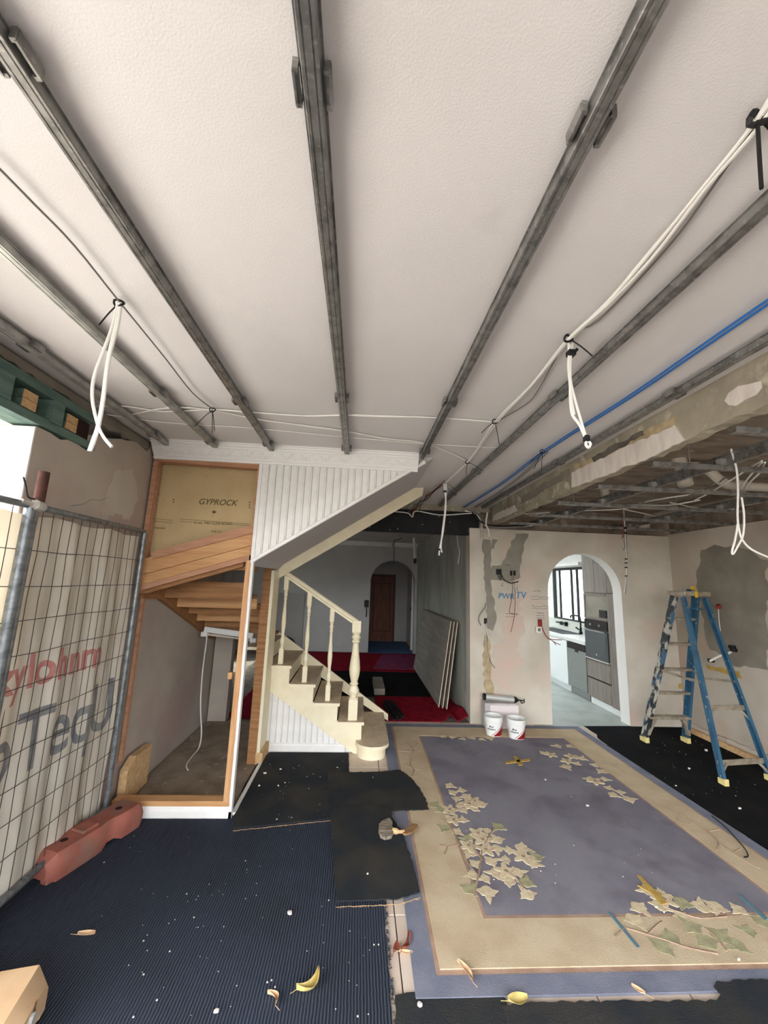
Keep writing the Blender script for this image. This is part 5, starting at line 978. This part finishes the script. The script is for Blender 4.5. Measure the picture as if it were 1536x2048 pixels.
leaf(818, 1888, .10, .013, 1.15, 'leafr', 'long rust red leaf on the tiles against the rug edge', .012, .2, .002)
leaf(812, 1907, .06, .010, -.15, 'leafp', 'pale leaf between the two rust red leaves on the tiles', .006, 0, .002)
leaf(934, 1945, .10, .012, 2.0, 'leafp', 'slender tan leaf on the tan rug border', .012, .12, .0135)
leaf(1277, 1983, .05, .011, 2.3, 'leafp', 'tiny tan leaf on the blue rug edge', .008, 0, .011)
leaf(1036, 2004, .085, .024, .1, 'leafy', 'broad golden leaf on the tiles beyond the black strip', .012, 0, .014)
pbz = .026; pbr = thing('paint_brush', (.27, 2.98, pbz), 'worn flat brush with tan handle lying across carpet and rug edge', 'brush')
hz_ = lambda pts, z: [at(u, v, 'z', z)[:2] for u, v in pts]
MB().prism(hz_([(758, 1652), (765, 1645), (779, 1640), (785, 1648), (784, 1657), (788, 1664), (783, 1676), (770, 1679), (761, 1675), (757, 1664)], .03), 'z', pbz, .045).build('bristles', 'bristle', pbr)
MB().prism(hz_([(758, 1661), (786, 1659), (786, 1663), (758, 1664)], .04), 'z', .040, .048).build('ferrule', 'bristle', pbr)
MB().tube([(*hz_([(785, 1662)], .035)[0], .037), (*hz_([(798, 1664)], .035)[0], .037), (*hz_([(808, 1665)], .03)[0], .035)], [.018, .010, .012], 8, 3).build('neck', 'endgrain', pbr)
MB().prism(hz_([(806, 1661), (812, 1661), (824, 1650), (835, 1651), (836, 1657), (824, 1667), (812, 1671), (806, 1669)], .03), 'z', .028, .04).build('handle', 'handle', pbr)
rnd = random.Random(33); CH_ = []
CH_ += [(579, 1828, .03, .009), (433, 2024, .022, .009), (840, 2012, .03, .008), (530, 1547, .028, .015), (561, 1539, .022, .015), (518, 1572, .024, .015), (557, 1572, .022, .015), (570, 1566, .016, .015), (776, 1648, .014, .027), (674, 1535, .012, .015), (746, 1555, .012, .021), (735, 1748, .016, .027), (554, 1639, .014, .015), (811, 1700, .02, .012), (1091, 1560, .02, .0125), (1175, 1612, .024, .0125), (1413, 1502, .05, .007), (1378, 1538, .03, .007), (1480, 1618, .03, .007), (1431, 1485, .03, .007), (1352, 1572, .02, .007), (1313, 1815, .02, .0125), (1328, 1825, .02, .0125), (1478, 1920, .02, .013)]
for i, (u, v, s, z) in enumerate(CH_):
    p = at(u, v, 'z', z); a = rnd.uniform(0, 3.1); pts = []
    for k in range(6):
        t = 2*math.pi*k/6+a; r = s*.40*rnd.uniform(.45, 1.1); pts.append((p[0]+r*math.cos(t)*(1.3 if i % 2 else 1), p[1]+r*math.sin(t)*.8))
    MB().prism(pts, 'z', z, z+s*.35).build('plaster_chip', 'chip', label='small white plaster chip lying on '+{.009: 'the navy ribbed carpet', .015: 'the black offcut by the stairs', .008: 'the black offcut over the tiles', .021: 'the frayed black offcut', .027: 'the dirty black offcut', .007: 'the black ladder mat'}.get(z, 'the flowered rug'), cat='plaster chip', group='plaster chips')
sp = MB()
for i in range(190):
    zone = rnd.random()
    if zone < .45: u, v, z = rnd.uniform(200, 770), rnd.uniform(1660, 2046), .0075
    elif zone < .65: u, v, z = rnd.uniform(930, 1350), rnd.uniform(1500, 1800), .0125
    elif zone < .85: u, v, z = rnd.uniform(1300, 1530), rnd.uniform(1470, 1600), .0065
    else: u, v, z = rnd.uniform(520, 690), rnd.uniform(1520, 1640), .0135
    p = at(u, v, 'z', z); s = rnd.choice((.0012, .0015, .002, .003)); sp.box(p[0]-s, p[0]+s, p[1]-s*.8, p[1]+s*.8, z, z+s)
tag(sp.build('plaster_dust', 'chip'), 'fine white plaster crumbs scattered over carpets and rug', 'debris', kind='stuff')
# loose threads and dark cord
MB().tube([at(u, v, 'z', .02) for u, v in ((1424, 1632), (1452, 1655), (1475, 1680), (1490, 1698), (1496, 1712), (1488, 1714))], .004, 6, 4).build('dark_cord', 'black', label='short dark cord lying over the right rug border', cat='cord')
th = MB()
for pts, z in (([(664, 1640), (466, 1661)], .0095), ([(672, 1813), (796, 1808), (840, 1794)], .012)):
    for a, c in zip(pts[:-1], pts[1:]):
        p, q = at(*a, 'z', z), at(*c, 'z', z); n = 26
        th.tube([(lerp(p[0], q[0], k/n), lerp(p[1], q[1], k/n)-.004+rnd.uniform(-.003, .003), z) for k in range(n+1)], .0011, 4, 1)
        for k in range(30):
            t = rnd.random(); x, y = lerp(p[0], q[0], t), lerp(p[1], q[1], t); th.tube([(x, y, z), (x+rnd.uniform(-.012, .012), y-rnd.uniform(.004, .014), z-.001)], .0007, 4, 1)
tag(th.build('frayed_threads', 'endgrain'), 'pale frayed threads along the cut edges of the black carpet offcuts', 'threads', kind='stuff')
fz = MB()
for i in range(90):
    y = rnd.uniform(1.5, 2.4); x = .205; fz.tube([(x, y, .006), (x+rnd.uniform(.004, .016), y+rnd.uniform(-.02, .02), .008), (x+rnd.uniform(.0, .02), y+rnd.uniform(-.03, .03), .004)], .0012, 4, 2)
tag(fz.build('carpet_fringe', 'navy'), 'frayed navy fringe along the cut edge of the ribbed carpet', 'fringe', kind='stuff')
